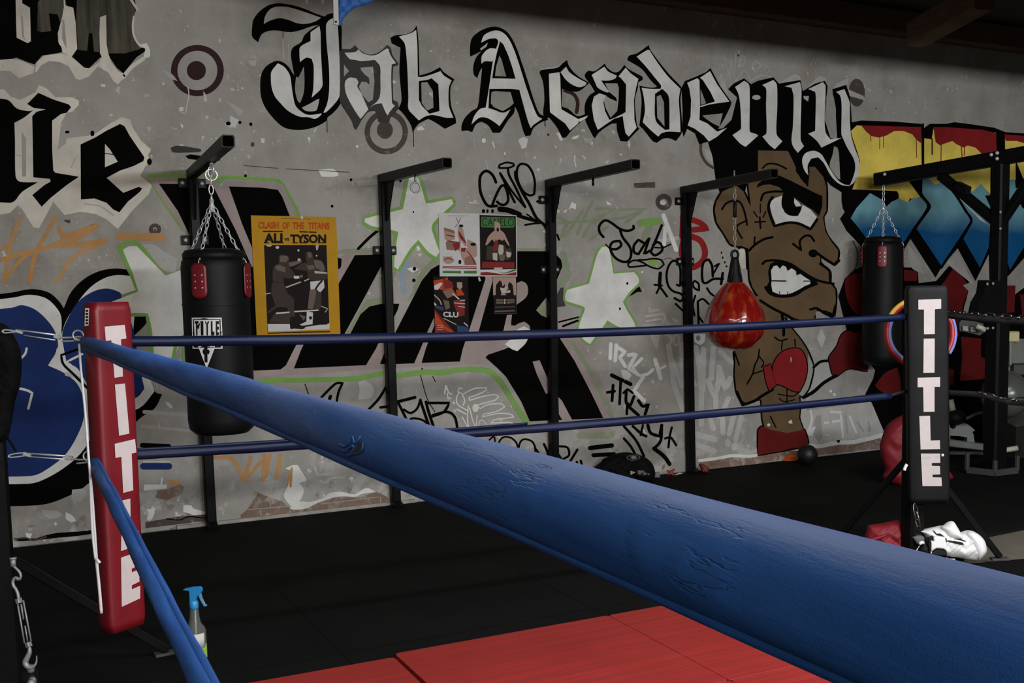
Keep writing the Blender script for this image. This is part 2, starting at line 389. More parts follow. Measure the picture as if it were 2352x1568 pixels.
MURAL = r'''
#part painted_blackletter|olive and black blackletter stroke ends with cream edges painted along the top
A k 1 P 0,0 1170,0 1230,80 1200,150 1190,250 1205,340 1250,430 1300,430 1310,460 1230,515 1110,660 1050,610 990,520 900,520 800,615 760,610 650,510 560,470 450,490 380,500 310,580 250,560 150,520 60,540 0,560
A o 2 P 340,20 560,0 600,60 540,200 520,130 440,120 460,280 380,290 335,280
A o 2 P 690,60 700,0 1170,0 1222,90 1190,200 1200,340 1265,440 1130,480 980,480 960,440 955,140 900,150 895,470 700,450 685,200
A k 3 P 800,300 830,300 850,500 780,500
A e 3 P 135,0 200,0 200,30 270,70 278,370 250,390 150,340 145,200
A c 4 P 185,130 205,150 215,320 230,370 200,330
A e 3 P 560,0 590,50 660,70 680,200 695,440 640,520 560,470 555,430 525,380 520,300 560,150 575,60
A c 4 P 560,170 580,190 600,440 560,350
A w 5 S 535,360 560,370 580,430 530,400
A e 3 P 900,155 955,135 960,400 975,480 1000,560 1060,640 1120,670 1135,700 1100,720 1060,760 1020,730 970,650 880,600 800,690 720,720 680,710 620,600 540,560 440,550 370,590 330,650 310,650 330,560 400,500 560,480 650,520 760,610 810,615 890,560 915,510 900,480 895,300
A w 4 S 905,575 950,560 970,640 930,630
A e 3 L 22 1180,0 1240,90
A e 3 L 18 1205,150 1195,230 1205,320 1250,400 1310,430
A w 4 S 1265,400 1320,390 1350,450 1350,510 1310,525 1290,510 1310,440
A e 3 L 36 1125,675 1190,600 1290,530
A e 2 P 0,575 100,530 200,550 310,600 300,660 170,705 90,640 0,630
#part painted_blackletter|large black blackletter word fragment with cream outline at the far left
S e 1 P 0,80 40,100 90,160 180,195 320,125 350,60 420,90 500,170 650,170 710,200 710,240 650,300 600,310 550,400 540,480 520,640 590,590 600,540 800,515 870,490 1000,400 1100,350 1170,370 1200,450 1270,560 1360,640 1330,690 1360,760 1310,790 1260,880 1370,960 1340,1040 1200,1180 1060,1355 960,1270 860,1220 720,1200 580,1230 530,1170 480,1110 400,1260 350,1350 300,1340 200,1180 160,1140 90,1210 0,1290
S k 2 S 0,150 60,190 150,270 260,295 300,285 220,350 130,400 135,560 140,880 180,930 340,935 200,1020 95,1120 0,1060
S k 2 P 245,230 345,130 480,190 620,235 640,260 600,310 550,320 470,380 470,640 480,830 500,850 710,885 600,960 450,1080 375,1155 290,1050 400,960 455,930 450,905 300,890 295,600 290,340 330,300 410,280 300,265
S c 2 P 195,480 235,540 235,880 200,885
S k 2 P 725,595 860,530 960,470 1080,410 1120,430 1170,520 1300,710 1290,745 1200,790 1080,830 960,895 1110,1030 1250,975 1280,990 1260,1020 1150,1110 1075,1205 1020,1180 960,1120 850,1080 728,1090
S e 3 P 945,590 990,640 1060,750 990,780 945,800
S k 2 O 832 495 18 26
S k 2 O 606 483 20 13
S k 2 O 1345 750 22 30
S k 3 L 8 760,660 940,675 1050,690
S g 3 L 12 760,1130 900,1150 1020,1230
S g 3 L 10 640,800 700,690
S g 3 L 8 150,690 240,700
#part painted_bullseye|maroon ringed bullseye on bare concrete beside the word Jab
A m 1 R 1777 635 238 231 180 178
A m 1 O 1768 635 86 86
A e 2 P 1830,820 1860,860 1865,910 1835,915
A e 2 L 10 1690,780 1700,850 1670,1020
#part painted_bullseye|brown ringed bullseye half covered by the letter b
E n 1 R 1282 1190 195 200 148 148
E n 1 O 1270 1170 72 80
#part painted_bullseye|small dark brown ring below the word Academy
I n 1 R 1428 250 74 74 32 30
I w 1 O 1420 255 26 22
#part painted_bullseye|brown disc partly hidden behind the last letter
K n 1 O 1150 665 58 100
K g 2 P 1085,640 1200,690 1205,720 1100,690
K n 1 L 20 30,1020 32,1100 70,1170 120,1205
K g 1 P 55,1070 105,1090 115,1180 70,1140
#part painted_bullseye|small rust brown ring with an orange smear
B n 1 R 1395 495 55 52 20 18
B n 1 O 1395 500 12 10
#part painted_letter|black shaded grey capital J of the word Jab
E k 3 S 128,380 75,330 75,240 90,170 150,95 230,45 320,30 450,50 560,85 640,120 730,150 750,130 810,118 860,130 880,220 880,440 885,870 860,950 800,1020 750,1060 740,1090 650,1140 520,1170 380,1155 290,1090 200,980 155,870 148,740 165,650 210,590 290,548 350,560 400,600 440,660 455,680 440,600 425,500 440,430 515,380 545,320 600,270 680,222 600,240 500,275 410,290 300,275 220,280 160,310
E l 4 S 178,218 190,150 230,90 290,62 400,65 520,100 695,160 640,195 560,215 480,210 400,180 320,165 240,185
E w 4 S 243,700 250,640 305,570 360,600 400,650 420,700 430,780 445,880 470,960 540,1020 600,1035 700,1020 690,1040 640,1070 580,1055 500,1050 400,1000 330,930 280,870 250,790
E w 4 S 510,420 600,370 600,290 680,235 690,300 695,500 705,700 700,790 610,880 625,790 628,600 610,530 560,520 505,560 500,480
E w 4 S 740,230 760,190 800,165 840,165 850,300 862,600 860,860 820,930 740,1010 715,1015 750,930 768,800 765,600 745,400
E l 4 S 520,970 600,930 650,900 680,890 660,980 640,1000 560,1000
E c 4 S 470,690 490,700 510,660 540,600 545,700 540,830 505,930 480,900 460,800
E k 3 L 5 352,280 352,340
E k 3 L 5 748,1060 750,1190
#part painted_letter|smudged grey letter a of the word Jab
E j 4 S 885,440 960,440 1000,405 1030,440 1100,485 1160,490 1230,460 1290,405 1320,430 1340,500 1390,570 1385,590 1345,600 1340,700 1345,900 1385,920 1390,980 1320,1060 1310,1100 1280,1110 1210,1100 1200,1040 1180,1000 1120,1010 1060,1080 1040,1120 1010,1170 990,1150 970,1090 920,1010 870,930 860,850 862,470
E c 5 P 900,580 945,640 900,690
E c 5 P 1050,610 1160,600 1175,730 1160,900 1120,920 1060,850 1035,780 1060,735 1110,740 1130,760 1125,700 1060,650
E j 6 P 880,480 1000,570 1130,720 1125,760 1060,700 1000,650 920,610
E w 5 S 905,475 1000,470 1030,445 1070,480 1140,500 1200,490 1280,440 1300,440 1320,500 1370,570 1330,580 1325,700 1330,870 1335,930 1360,950 1310,1010 1295,1040 1275,1010 1240,930 1180,940 1130,970 1220,880 1228,700 1225,600 1180,540 1060,550 1000,540 950,530
E w 5 S 910,740 950,700 1010,705 1030,740 1020,780 1050,830 1100,940 1120,985 1050,1070 1020,1030 960,930 915,830
#part painted_letter|grey letter b with a black shadow of the word Jab
E k 4 S 1360,320 1450,310 1520,280 1555,230 1570,350 1580,680 1680,650 1765,605 1800,650 1895,715 1860,790 1865,950 1905,1060 1910,1110 1810,1160 1720,1100 1660,1070 1580,1110 1545,1150 1520,1195 1505,1130 1440,1030 1390,980 1420,900 1400,650 1410,430 1330,390 1320,340
E w 5 S 1395,330 1500,300 1550,270 1560,400 1565,690 1600,695 1690,670 1770,640 1800,680 1870,725 1845,790 1845,950 1885,1060 1820,1060 1700,1035 1630,1050 1575,1085 1530,1040 1480,980 1480,880 1470,600 1455,430 1440,380
E k 6 P 1575,730 1650,720 1690,705 1750,760 1760,1000 1670,1025 1600,950 1575,900
E c 7 P 1595,745 1650,740 1700,820 1705,970 1650,995 1600,930
E k 3 L 6 1525,1180 1530,1320
#part painted_letter|tall grey capital A of the word Academy
H k 3 S 0,1130 30,1060 90,1000 145,960 170,760 185,610 165,640 140,705 110,670 105,600 130,520 180,460 140,480 78,510 75,440 90,350 150,290 220,255 300,240 370,260 430,310 490,420 540,560 600,740 650,900 700,1020 760,1050 780,1080 720,1100 650,1150 620,1220 575,1225 555,1180 510,1020 480,960 470,1020 420,1080 370,1160 345,1195 280,1195 240,1130 180,1095 130,1120 95,1190 50,1175 0,1180
H w 4 S 175,385 200,320 260,285 320,275 380,300 430,360 480,470 530,620 580,780 630,920 680,1040 725,1070 640,1130 625,1155 600,1100 560,960 520,810 450,800 250,800 245,900 240,990 215,975 235,860 262,680 280,560 310,440 330,375 310,345 250,350
H k 5 P 345,372 375,400 420,500 460,620 485,710 275,705 290,600 318,470
H c 6 P 340,500 360,540 400,690 300,685 310,600
H w 4 S 178,575 180,510 215,460 260,435 308,440 300,500 275,555 210,552
H l 4 P 165,440 235,385 225,420 175,455
H c 4 P 268,830 300,820 440,830 470,930 430,965 370,1000 290,965 262,930
H w 5 S 88,1120 110,1050 160,985 215,970 280,985 370,1015 440,985 400,1050 340,1135 280,1090 220,1060 160,1060
#part painted_letter|grey letter c of the word Academy
H m 2 L 32 930,815 1010,850 1045,920 1035,1010
H k 3 S 700,650 720,630 860,610 910,570 950,540 965,590 1010,650 1070,700 1150,745 1090,800 1040,825 960,820 905,800 900,960 960,980 1040,1045 1110,1030 1140,1040 1060,1110 985,1180 940,1235 905,1240 860,1150 790,1060 740,1070 735,1000 745,900 735,750
H w 4 P 785,665 880,650 888,700 895,960 900,985 1055,1075 1050,1110 975,1175 930,1110 860,1060 795,1010 790,850
H w 4 S 890,650 940,600 970,650 1040,700 1125,745 1110,770 1060,785 1000,765 940,720
H w 4 P 1055,1070 1140,1040 1120,1065 1060,1100
H l 2 P 715,620 860,600 900,565 890,605 720,640
#part painted_letter|grey letter a of the word Academy
H k 3 S 1110,670 1140,635 1200,640 1290,572 1310,610 1370,650 1420,640 1465,585 1500,620 1570,660 1625,690 1630,720 1590,740 1585,800 1560,900 1570,1050 1580,1130 1600,1160 1540,1220 1490,1275 1430,1270 1400,1180 1395,1110 1340,1120 1240,1190 1200,1245 1180,1220 1120,1100 1110,1040 1110,940 1150,860 1200,825 1160,760 1115,700
H c 4 P 1290,750 1400,750 1415,790 1412,900 1400,1000 1340,1060 1295,970 1275,890 1310,860 1330,830
H k 5 P 1255,725 1330,830 1390,880 1400,915 1330,885 1225,800
H w 5 S 1170,675 1285,600 1320,645 1395,680 1385,705 1330,725 1255,725 1330,830 1300,830 1225,790 1200,740
H w 5 P 1410,690 1475,610 1520,660 1590,710 1570,790 1550,900 1555,1080 1575,1150 1505,1230 1475,1200 1460,1120 1450,1045 1370,1070 1225,1170 1190,1080 1170,950 1190,870 1240,840 1300,860 1275,920 1290,1000 1330,1080 1380,1060 1440,1030 1475,1010 1480,760 1430,700
#part painted_letter|grey letter d with a leaning stem of the word Academy
H k 3 S 1490,540 1510,500 1580,480 1685,405 1700,450 1780,560 1870,670 1975,780 1980,820 1970,900 1985,1180 1930,1270 1870,1245 1810,1250 1760,1285 1720,1270 1640,1170 1600,1130 1610,1050 1620,900 1600,770 1640,780 1720,790 1760,780 1700,720 1620,620
H w 4 S 1575,510 1670,450 1690,450 1740,530 1850,680 1970,800 1955,900 1965,1050 1970,1190 1860,1185 1800,1200 1770,1230 1700,1170 1630,1100 1650,1000 1640,880 1620,790 1700,800 1790,800 1795,770 1740,700 1650,590
H k 5 S 1740,845 1805,800 1860,860 1870,960 1870,1165 1830,1170 1745,1080
H c 6 P 1755,870 1790,855 1820,920 1825,1140 1760,1060
#part painted_letter|grey letter e of the word Academy
H k 3 P 1980,790 2010,730 2110,690 2200,650 2240,612 2260,650 2330,780 2430,920 2420,960 2370,1060 2310,1160 2390,1150 2300,1240 2220,1275 2170,1290 2140,1300 2100,1200 2030,1160 2000,1235 1985,1180 1990,1000
H w 5 P 2030,745 2120,705 2140,720 2145,960 2140,1080 2210,1110 2300,1185 2390,1150 2300,1230 2225,1275 2180,1220 2100,1160 2035,1130 2060,1050 2065,900 2050,800
H w 5 P 2145,700 2235,640 2300,760 2410,915 2230,940 2150,965 2145,955 2280,915 2240,830 2170,720
H c 5 P 2150,800 2200,930 2150,945
H c 5 S 2165,1040 2260,1030 2350,1020 2320,1140 2260,1110 2200,1070
H l 2 P 2330,690 2370,730 2400,860 2330,770
#part painted_shadow|black mass behind the letters m and y that turns into the boxer's hair
K k 3 P 225,640 265,600 340,563 390,605 440,580 550,555 590,600 745,575 762,655 850,600 920,580 940,620 925,780 920,860 960,990 1010,1000 1000,840 1000,780 985,700 970,650 985,630 1070,600 1100,690 1110,800 1115,900 1130,1020 1150,1100 1172,1150 1168,1250 1130,1330 1110,1360 1330,1380 1440,1385 1445,1410 1390,1480 1330,1420 1250,1385 1190,1420 1090,1564 1050,1500 1040,1445 1040,1380 960,1330 900,1260 830,1190 800,1260 790,1320 720,1290 440,1290 370,1290 340,1400 170,1400 135,1290 115,1130 80,1020 60,980 180,930 250,860 290,700
K c 4 P 945,620 975,650 985,780 1000,930 985,970 930,850 930,700
K l 4 O 428 700 30 18
K l 4 P 765,690 805,690 800,730 770,710
#part painted_letter|grey first downstroke of the letter m
K w 5 S 275,625 340,580 375,610 380,700 378,930 385,950 430,965 440,975 350,1055 310,1030 255,970 300,940 318,920 312,760 300,680
#part painted_letter|grey middle downstroke of the letter m
K w 5 S 470,610 550,575 575,610 578,760 572,960 615,1015 560,1072 520,1040 470,980 500,955 497,760 498,640
#part painted_letter|grey last downstroke of the letter m
K w 5 S 630,620 740,590 752,640 745,1000 770,1050 725,1098 690,1050 680,1000 690,900 695,700 680,630
K l 2 P 590,600 700,530 740,545 748,580 640,612
#part painted_letter|grey letter y with a long hooked tail
K w 5 S 800,640 905,590 925,620 918,850 925,950 960,1000 1040,990 1000,1010 895,1060 860,1010 800,960 850,940 855,700 850,660
K w 5 S 1000,660 1060,640 1085,700 1098,740 1100,880 1110,980 1140,1080 1168,1160 1160,1250 1130,1310 1100,1330 1135,1230 1130,1150 1080,1060 1048,990 1038,960 1040,760 1030,690
K w 8 S 800,1260 770,1220 755,1150 780,1100 840,1083 890,1105 920,1150 960,1220 1010,1290 1060,1325 1110,1328 1080,1335 1020,1320 960,1260 910,1170 870,1130 820,1140 795,1190
K c 5 S 985,1050 1010,1060 1020,1100 1030,1290 1010,1280 960,1210 955,1170 975,1110
K l 2 P 790,630 880,545 925,560 932,590 850,600
K l 4 P 975,640 1000,600 1090,560 1085,605 1040,620
#part painted_boxer|cartoon boxer with brown face, bared teeth and red gloves
O k 4 LC 30 590,100 860,105 930,250 970,350 1040,430 1055,300 1050,250 1100,245 1180,340 1205,430 1205,640 1175,700 1195,830 1250,920 1312,1000 1305,1080 1270,1115 1150,1040 1150,1110 1225,1190 1228,1280 1285,1350 1290,1450 1275,1590 1200,1540 1090,1530 1100,1640 1050,1640 880,1600 790,1560 640,1480 540,1330 515,1250 505,1020 500,980 440,960 400,960 340,940 280,840 220,750 200,640 215,560 270,470 330,440 400,420 460,470 500,560 525,610 500,380 590,370
O b 5 P 590,100 860,105 930,250 970,350 1040,430 1055,300 1050,250 1100,245 1180,340 1205,430 1205,640 1175,700 1195,830 1250,920 1312,1000 1305,1080 1270,1115 1150,1040 1150,1110 1225,1190 1228,1280 1285,1350 1290,1450 1275,1570 1200,1540 1090,1530 1100,1640 1050,1640 880,1600 790,1560 640,1480 540,1330 515,1250 505,1020 500,980 440,960 400,960 340,940 280,840 220,750 200,640 215,560 270,470 330,440 400,420 460,470 500,560 525,610 500,380 590,370
O k 6 P 575,435 590,400 650,350 780,325 890,375 1010,435 1110,485 1168,510 1168,600 1140,690 1090,640 1010,590 920,525 810,505 820,470 780,430 700,405 640,410
O k 6 P 930,180 960,230 1050,330 1040,400 1000,380 930,290
O w 7 P 690,570 740,530 810,505 800,590 830,660 900,690 950,690 975,640 990,590 1060,630 1120,700 1060,790 960,750 880,735 750,765 715,680
O k 8 S 810,500 920,530 980,590 970,650 940,690 860,680 810,620 800,560
O w 9 P 915,530 960,570 980,600 930,605 912,570
O k 9 L 24 720,520 690,570 685,640 735,780 860,750 960,760 1060,810 1120,720
O k 9 L 20 615,550 640,490 720,470 810,470
O k 6 L 16 630,260 680,220 760,225 845,265
O k 6 L 18 265,630 300,580 370,550 430,570 470,660 490,770
O k 6 L 16 490,730 410,770 400,810 445,890
O k 6 L 10 610,580 610,660
O k 6 L 12 550,650 585,700
O k 6 L 12 660,650 635,700
O k 6 L 16 605,700 612,800
O k 6 L 14 562,745 655,740
O k 6 L 22 510,1000 560,950 640,900 720,880
O k 6 L 16 560,880 555,960
O k 6 L 20 905,940 980,1000 965,920 1010,870 1060,870 1095,915
O k 6 O 1085 1025 42 36
O k 6 L 24 1110,1015 1200,1080 1280,1130 1320,1090
O k 6 L 24 1150,1120 1210,1160 1240,1200 1240,1290
O k 6 L 22 630,1120 660,1095 760,1090 880,1120 1000,1200 1130,1270 1270,1300
O k 6 L 22 655,1330 700,1390 800,1415 920,1400 1020,1340 1120,1300
O k 6 P 700,1120 760,1090 870,1120 960,1180 1120,1270 1120,1300 1020,1340 920,1400 800,1420 700,1390 660,1330 690,1280 680,1190
O w 7 P 705,1180 730,1140 760,1135 785,1165 810,1135 840,1145 855,1185 890,1160 930,1185 935,1225 970,1210 1010,1240 1060,1270 1060,1300 1010,1320 960,1350 900,1380 850,1395 780,1395 720,1370 708,1310 712,1262
O k 8 L 11 715,1273 840,1275
O k 8 L 8 1000,1275 1062,1275
O k 8 L 7 780,1370 785,1395
O k 8 L 7 860,1370 850,1395
O k 6 L 24 610,1450 720,1520 860,1590 900,1620
O k 6 L 22 1060,1530 1120,1520 1180,1560 1260,1600 1285,1500
O e 4 P 405,1010 430,985 470,990 480,1160 440,1165 400,1060
O k 3 L 24 420,975 460,965 490,1010 495,1160
P k 4 LC 26 620,60 800,160 900,300 980,400 1040,500 1080,600 1085,680 1050,820 1000,900 960,900 965,1020 960,1100 1000,1210 850,1230 650,1190 630,1100 620,930 560,930 480,960 430,930 395,850 380,700 385,600 380,480
P b 5 P 620,60 800,160 900,300 980,400 1040,500 1080,600 1085,680 1050,820 1000,900 960,900 965,1020 960,1100 1000,1210 850,1230 650,1190 630,1100 620,930 560,930 480,960 430,930 395,850 380,700 385,600 380,480
P b 5 P 500,0 1290,0 1270,150 1130,100 1090,200 820,190 620,70
P k 6 L 22 640,60 780,140 900,200
P k 6 L 26 805,160 820,280 820,350
P c 6 P 1040,520 1085,620 1080,700 1040,840 990,900 960,880 1010,760 1040,650
P k 7 LC 20 720,680 740,580 810,500 900,470 970,480 1010,540 1030,650 1010,760 960,860 900,850 800,800 750,790
P r 8 S 720,680 740,580 810,500 900,470 970,480 1010,540 1030,650 1010,760 960,860 900,850 800,800 750,790
P k 7 LC 18 640,640 700,610 720,700 750,800 690,850 660,760
P r 8 S 640,640 700,610 720,700 750,800 690,850 660,760
P l 9 O 885 570 6 24
P g 2 P 1090,650 1150,590 1220,590 1270,700 1180,770 1000,890 1050,780
P k 6 L 24 1090,640 1150,590 1220,580
P k 6 L 30 1000,910 1090,860 1180,780 1290,715
P k 4 LC 20 1230,550 1300,450 1340,350 1400,310 1470,330 1568,290 1568,680 1450,650 1380,660 1300,720 1260,700 1240,620
P q 5 S 1230,550 1300,450 1340,350 1400,310 1470,330 1568,290 1568,680 1450,650 1380,660 1300,720 1260,700 1240,620
P k 6 L 10 850,820 850,960
P k 6 L 10 770,880 900,900 950,870
P k 6 L 10 780,920 830,950 920,930
P k 6 L 14 600,480 590,560 560,620 540,700 490,790
P k 6 L 12 540,700 630,670
P k 6 L 12 600,540 640,600 620,640
P k 6 L 14 740,370 790,400 850,385
P k 6 L 12 810,400 800,480
P k 6 L 14 380,510 420,620
P k 6 L 26 400,860 450,980 560,940 620,900 720,840
P k 6 L 12 920,390 925,450
P k 6 L 12 700,1080 750,1180
P k 4 LC 22 590,1210 620,1170 700,1200 850,1230 1010,1200 1040,1300 1030,1350 590,1430
P q 5 P 590,1210 620,1170 700,1200 850,1230 1010,1200 1040,1300 1030,1350 590,1430
P w 6 S 860,1130 890,1110 900,1145 870,1145
P w 6 O 685 1158 14 14
#part painted_letter|blue lobed letter with white inline and thick black outline
B k 1 S 0,1120 100,1065 280,1033 430,1060 520,1130 575,1205 640,1060 760,940 900,870 1040,848 1140,858 1230,1050 1320,1280 1310,1350 1200,1460 1230,1700 1400,1960 1460,1980 1390,2110 1250,2205 1000,2500 800,2780 560,2920 330,2980 0,2990
B w 2 S 20,1165 120,1110 260,1085 400,1110 490,1180 550,1280 552,1450 590,1330 680,1180 800,1030 930,940 1050,908 1170,915 1230,1020 1200,1500 1300,1700 1390,1955 1245,2110 900,2200 850,2300 760,2470 620,2610 430,2730 260,2785 20,2785
B y 3 S 30,1250 110,1200 200,1178 320,1220 430,1320 500,1430 520,1568 440,1725 580,1790 690,1880 745,2000 760,2150 720,2300 600,2510 430,2650 280,2715 20,2720 20,2000
B y 3 S 560,1450 610,1300 700,1150 830,1060 950,1028 1050,1050 1100,1090 1200,1400 1250,1700 1300,1930 1230,2010 1000,2100 830,1960 700,1750 600,1700
C w 4 L 22 130,350 240,375 290,400 255,540
C w 4 L 16 520,0 500,60 440,150 560,190
C w 4 L 20 740,50 600,120 720,220
C l 4 L 36 600,230 680,250 800,350
C w 4 L 22 240,0 225,50 180,95
C k 5 L 22 720,0 550,60 570,140 650,220 820,390
C k 3 L 42 1280,870 1520,880
C y 2 L 60 1290,1060 1520,1060
C w 2 L 8 1290,1020 1530,1020
#part painted_star|white star with green edge between the blue letter and the heavy bag
B v 3 L 45 1000,1140 1245,1055 1200,930 1070,650 1220,615 1495,912 1700,820
B w 4 P 1105,680 1160,650 1230,645 1490,912 1690,840 1750,1000 1700,1400 1640,1450 1600,1568 1550,1690 1380,1690 1330,1270 1180,1250 1000,1150 1245,1055 1190,880
B v 5 L 32 1170,1265 1320,1265 1350,1400 1375,1700 1550,1700 1590,1500
B v 3 P 1640,1568 1650,1380 1720,1340 1740,1850 1700,1850 1650,1800
C k 4 L 50 1510,150 1505,220
#part painted_star|white star with green edge behind the second bag stand
F v 4 LC 64 1490,20 1540,15 1580,70 1620,205 1640,270 1870,230 1880,265 1740,400 1690,470 1710,560 1755,700 1730,740 1660,700 1570,590 1490,680 1385,850 1355,830 1365,700 1390,520 1320,500 1150,465 1095,430 1100,400 1200,375 1430,315 1455,200
F w 5.5 S 1490,10 1540,5 1580,60 1620,200 1640,265 1870,225 1885,265 1740,400 1690,470 1710,560 1760,700 1730,745 1660,700 1570,590 1490,680 1385,858 1350,830 1360,700 1390,520 1320,500 1150,465 1085,430 1090,400 1200,370 1430,315 1455,200
F k 7 O 1525 340 7 9
#part painted_star|white star with green edge beneath the small black Jab tag
I v 1 LC 44 870,660 930,655 940,720 970,900 1160,885 1195,930 1195,980 1120,1060 1060,1150 1100,1230 1160,1330 1175,1400 1040,1385 920,1320 870,1395 800,1480 765,1525 700,1480 665,1390 720,1210 700,1190 550,1140 545,1090 565,1040 755,990 830,720
I w 2 S 870,655 930,650 945,720 975,895 1160,880 1200,930 1200,980 1120,1060 1060,1150 1100,1230 1160,1330 1180,1400 1040,1380 920,1315 870,1390 800,1480 765,1530 700,1480 660,1390 720,1210 700,1190 545,1140 540,1090 560,1040 755,985 830,720
I k 3 O 1100 983 10 12
I k 3 O 1033 1210 9 12
I k 1 P 1060,1145 1130,1060 1210,1010 1232,1060 1190,1060 1120,1100
#part painted_letter|slanted black letter with pink edge behind the heavy bag
B v 1 L 34 1340,10 1700,15 1925,10 1975,85 2010,30 2352,45 2500,60 2560,120 2690,370
B v 1 L 30 1330,20 1480,250 1650,500
B p 2 P 1330,25 1900,30 2000,110 2050,60 2352,60 2540,90 2680,372 2620,372 2500,140 2070,110 2300,640 2300,840 2240,800 1940,110 1470,85 1720,480 1690,560
B k 2 P 1430,85 1910,90 2120,500 2270,840 2300,1568 1700,1568 1750,800 1730,600 1600,330
B k 3 P 2060,110 2352,120 2500,140 2540,200 2610,380 2610,1568 2270,1568 2270,840 2310,760 2180,450
#part painted_letter|wide black slanted letters with dusty pink edges spanning the middle of the wall
0 p 1 P 570,868 880,846 1130,834 1165,850 1222,985 1415,970 1395,900 1345,800 1285,720 1300,660 1298,585 1190,570 1120,590 1000,595 955,690 925,760 900,770 865,770 930,640 895,575 815,574 780,590 770,640 775,768 575,768
0 c 2 P 905,640 913,612 873,560 925,560 990,560 990,600 955,655 910,740 905,700
F k 2 P 1000,728 1262,722 1245,810 1090,1100 905,1440 855,1450 850,990
F k 2 S 845,750 880,760 875,830 850,860
F c 2 P 1255,800 1265,1165 1170,1170 1060,1250 950,1440 905,1440 1090,1100
F f 3 P 1260,1100 1262,1165 1170,1170 1060,1250 950,1440 920,1430 1100,1130
F k 3 P 950,1450 1050,1260 1130,1190 1240,1165 1400,1165 1385,1220 1345,1300 1350,1450
G k 2 P -120,-120 520,-120 450,10 380,150 330,190 55,200 -120,210
G k 2 P 590,-130 1250,-130 1190,0 1100,150 450,180 520,0
G k 2 P 1280,0 1300,-130 1680,-130 1620,-60 1580,0 1535,130 1370,140 1225,140
0 k 3 P 1009,607 990,618 968,645 953,675 907,765 903,800 905,836 951,834 966,800 980,765 996,730 1005,705 1105,640 1112,600
0 k 2 P 1009,607 1105,600 1115,640 1075,765 1063,800 1056,830 968,833 978,800 998,745 996,720
V k 3 P 150,115 360,115 425,135 465,175 475,225 432,330 432,690 465,755 560,900 680,1130 770,1318 240,1340 180,1200 70,1020 0,950 -80,880 -60,860 60,820 240,740 240,650 110,650 45,700 -130,700 -20,300 150,300
V p 4 S 145,345 180,330 215,350 228,400 210,450 145,500
V p 4 S 75,575 112,572 105,640 120,670 150,640 200,622 235,650 245,690 200,740 130,780 40,800 -60,855 -100,830 -60,790 40,760 50,690
V w 5 S 150,680 200,655 240,680 215,770 150,835 110,820 60,785 110,740
V c 4 P 285,540 365,440 375,600 320,575
V f 5 P 285,540 330,490 375,600 320,575
V p 4 P 260,910 310,900 380,1060 385,1140 355,1140 290,1000
V p 4 P 445,1165 470,1190 545,1330 480,1340 450,1290
V p 2 L 30 470,750 590,920 700,1130 790,1320
V f 2 L 30 540,760 680,990 830,1300
V f 1 L 46 600,1440 830,1440
V p 2 L 26 600,1410 820,1405
G v 2 L 46 55,310 300,285 500,285 1000,270 1240,225
G v 2 L 50 1370,250 1600,215 1800,215 1950,190 2100,190 2220,210 2300,290 2352,360 2450,520 2560,690
F f 1 L 40 850,700 1000,690 1240,680
F f 1 L 50 1360,900 1400,1140 1450,1140 1560,1000 1620,880 1760,740
F a 2 L 50 1470,800 1430,900 1440,1060
I f 1 L 26 110,680 380,680
I f 1 L 60 520,720 560,900 500,1000
F k 2 L 26 1215,500 1130,570 1030,670
F w 3 S 1465,850 1540,830 1570,860 1520,885
F w 3 S 1540,640 1610,650 1570,695
F k 4 O 1535 850 16 18
F k 4 O 1530 955 16 16
#part graffiti_tag|black looping four letter tag above the small posters
Z k 3 L 40 370,430 330,340 270,280 210,270 150,330 135,420 145,560 190,680 260,770 380,770
Z k 3 L 38 320,750 370,620 440,490 490,470 530,560 545,690 500,750 440,750 385,710
Z k 3 L 34 430,300 520,480 640,720
Z k 3 L 30 430,295 600,560 790,790
Z k 3 LC 28 410,220 420,180 520,145 620,160 630,190 560,220 450,225
Z k 3 L 34 540,230 560,330 640,480 740,690 790,780
Z k 3 LC 34 760,165 830,190 900,300 930,440 920,600 860,620 770,570 700,450 670,330 680,220 720,170
Z k 3 L 42 650,280 660,380 760,590 850,740 950,940 1060,1040 1110,1130
Z k 3 L 66 420,810 560,830 710,890
Z k 3 L 50 420,830 560,850 720,920 960,990
Z k 3 L 28 790,1045 900,1025 1000,1020
Z k 3 L 22 815,890 930,970
Z k 3 O 190 845 24 28
Z k 3 O 248 845 16 28
Z k 3 O 320 845 18 30
I k 3 L 23 290,245 360,248
#part graffiti_tag|thin black script tag reading Jab
I k 3 L 23 885,565 850,520 850,460 900,415 960,440 1030,490 1100,510 1155,490 1155,465
I k 3 L 23 1035,500 1060,570 1120,650 1135,720 1110,780 1050,785 980,740 945,660 970,610 1030,600 1045,640 1000,675 950,670
I k 3 L 12 905,630 940,670
I k 3 L 23 1250,620 1200,590 1160,640 1160,700 1200,720 1250,640 1300,570 1250,720 1300,690
I k 3 L 23 1410,460 1370,560 1310,700 1350,730 1410,690 1410,640 1370,610 1330,640
I k 3 L 14 1350,660 1420,660 1490,630
I k 3 L 16 1270,820 1120,835 1105,805 1160,775 1230,790 1300,830 1380,850 1430,810 1400,770 1330,760 1260,770 1200,770
I v 2 S 1300,760 1360,775 1390,800 1350,830 1290,800
I v 2 L 70 1220,440 1370,420
I f 2 L 66 1300,460 1240,640
#part graffiti_tag|faded green scribble right of the third bag stand
I f 1 L 26 790,240 700,420 650,540
I f 1 L 24 460,440 1020,400 1270,310 1090,430
I f 1 L 30 470,380 560,430 510,560
I f 1 L 24 820,310 1000,310 800,420 700,560
I f 1 L 22 1040,320 1270,310
I f 1 L 22 930,470 750,600
I f 1 L 22 540,560 700,330
#part graffiti_tag|white painted letter A beside the fourth bag stand
I w 3 L 40 1425,370 1450,440 1540,680
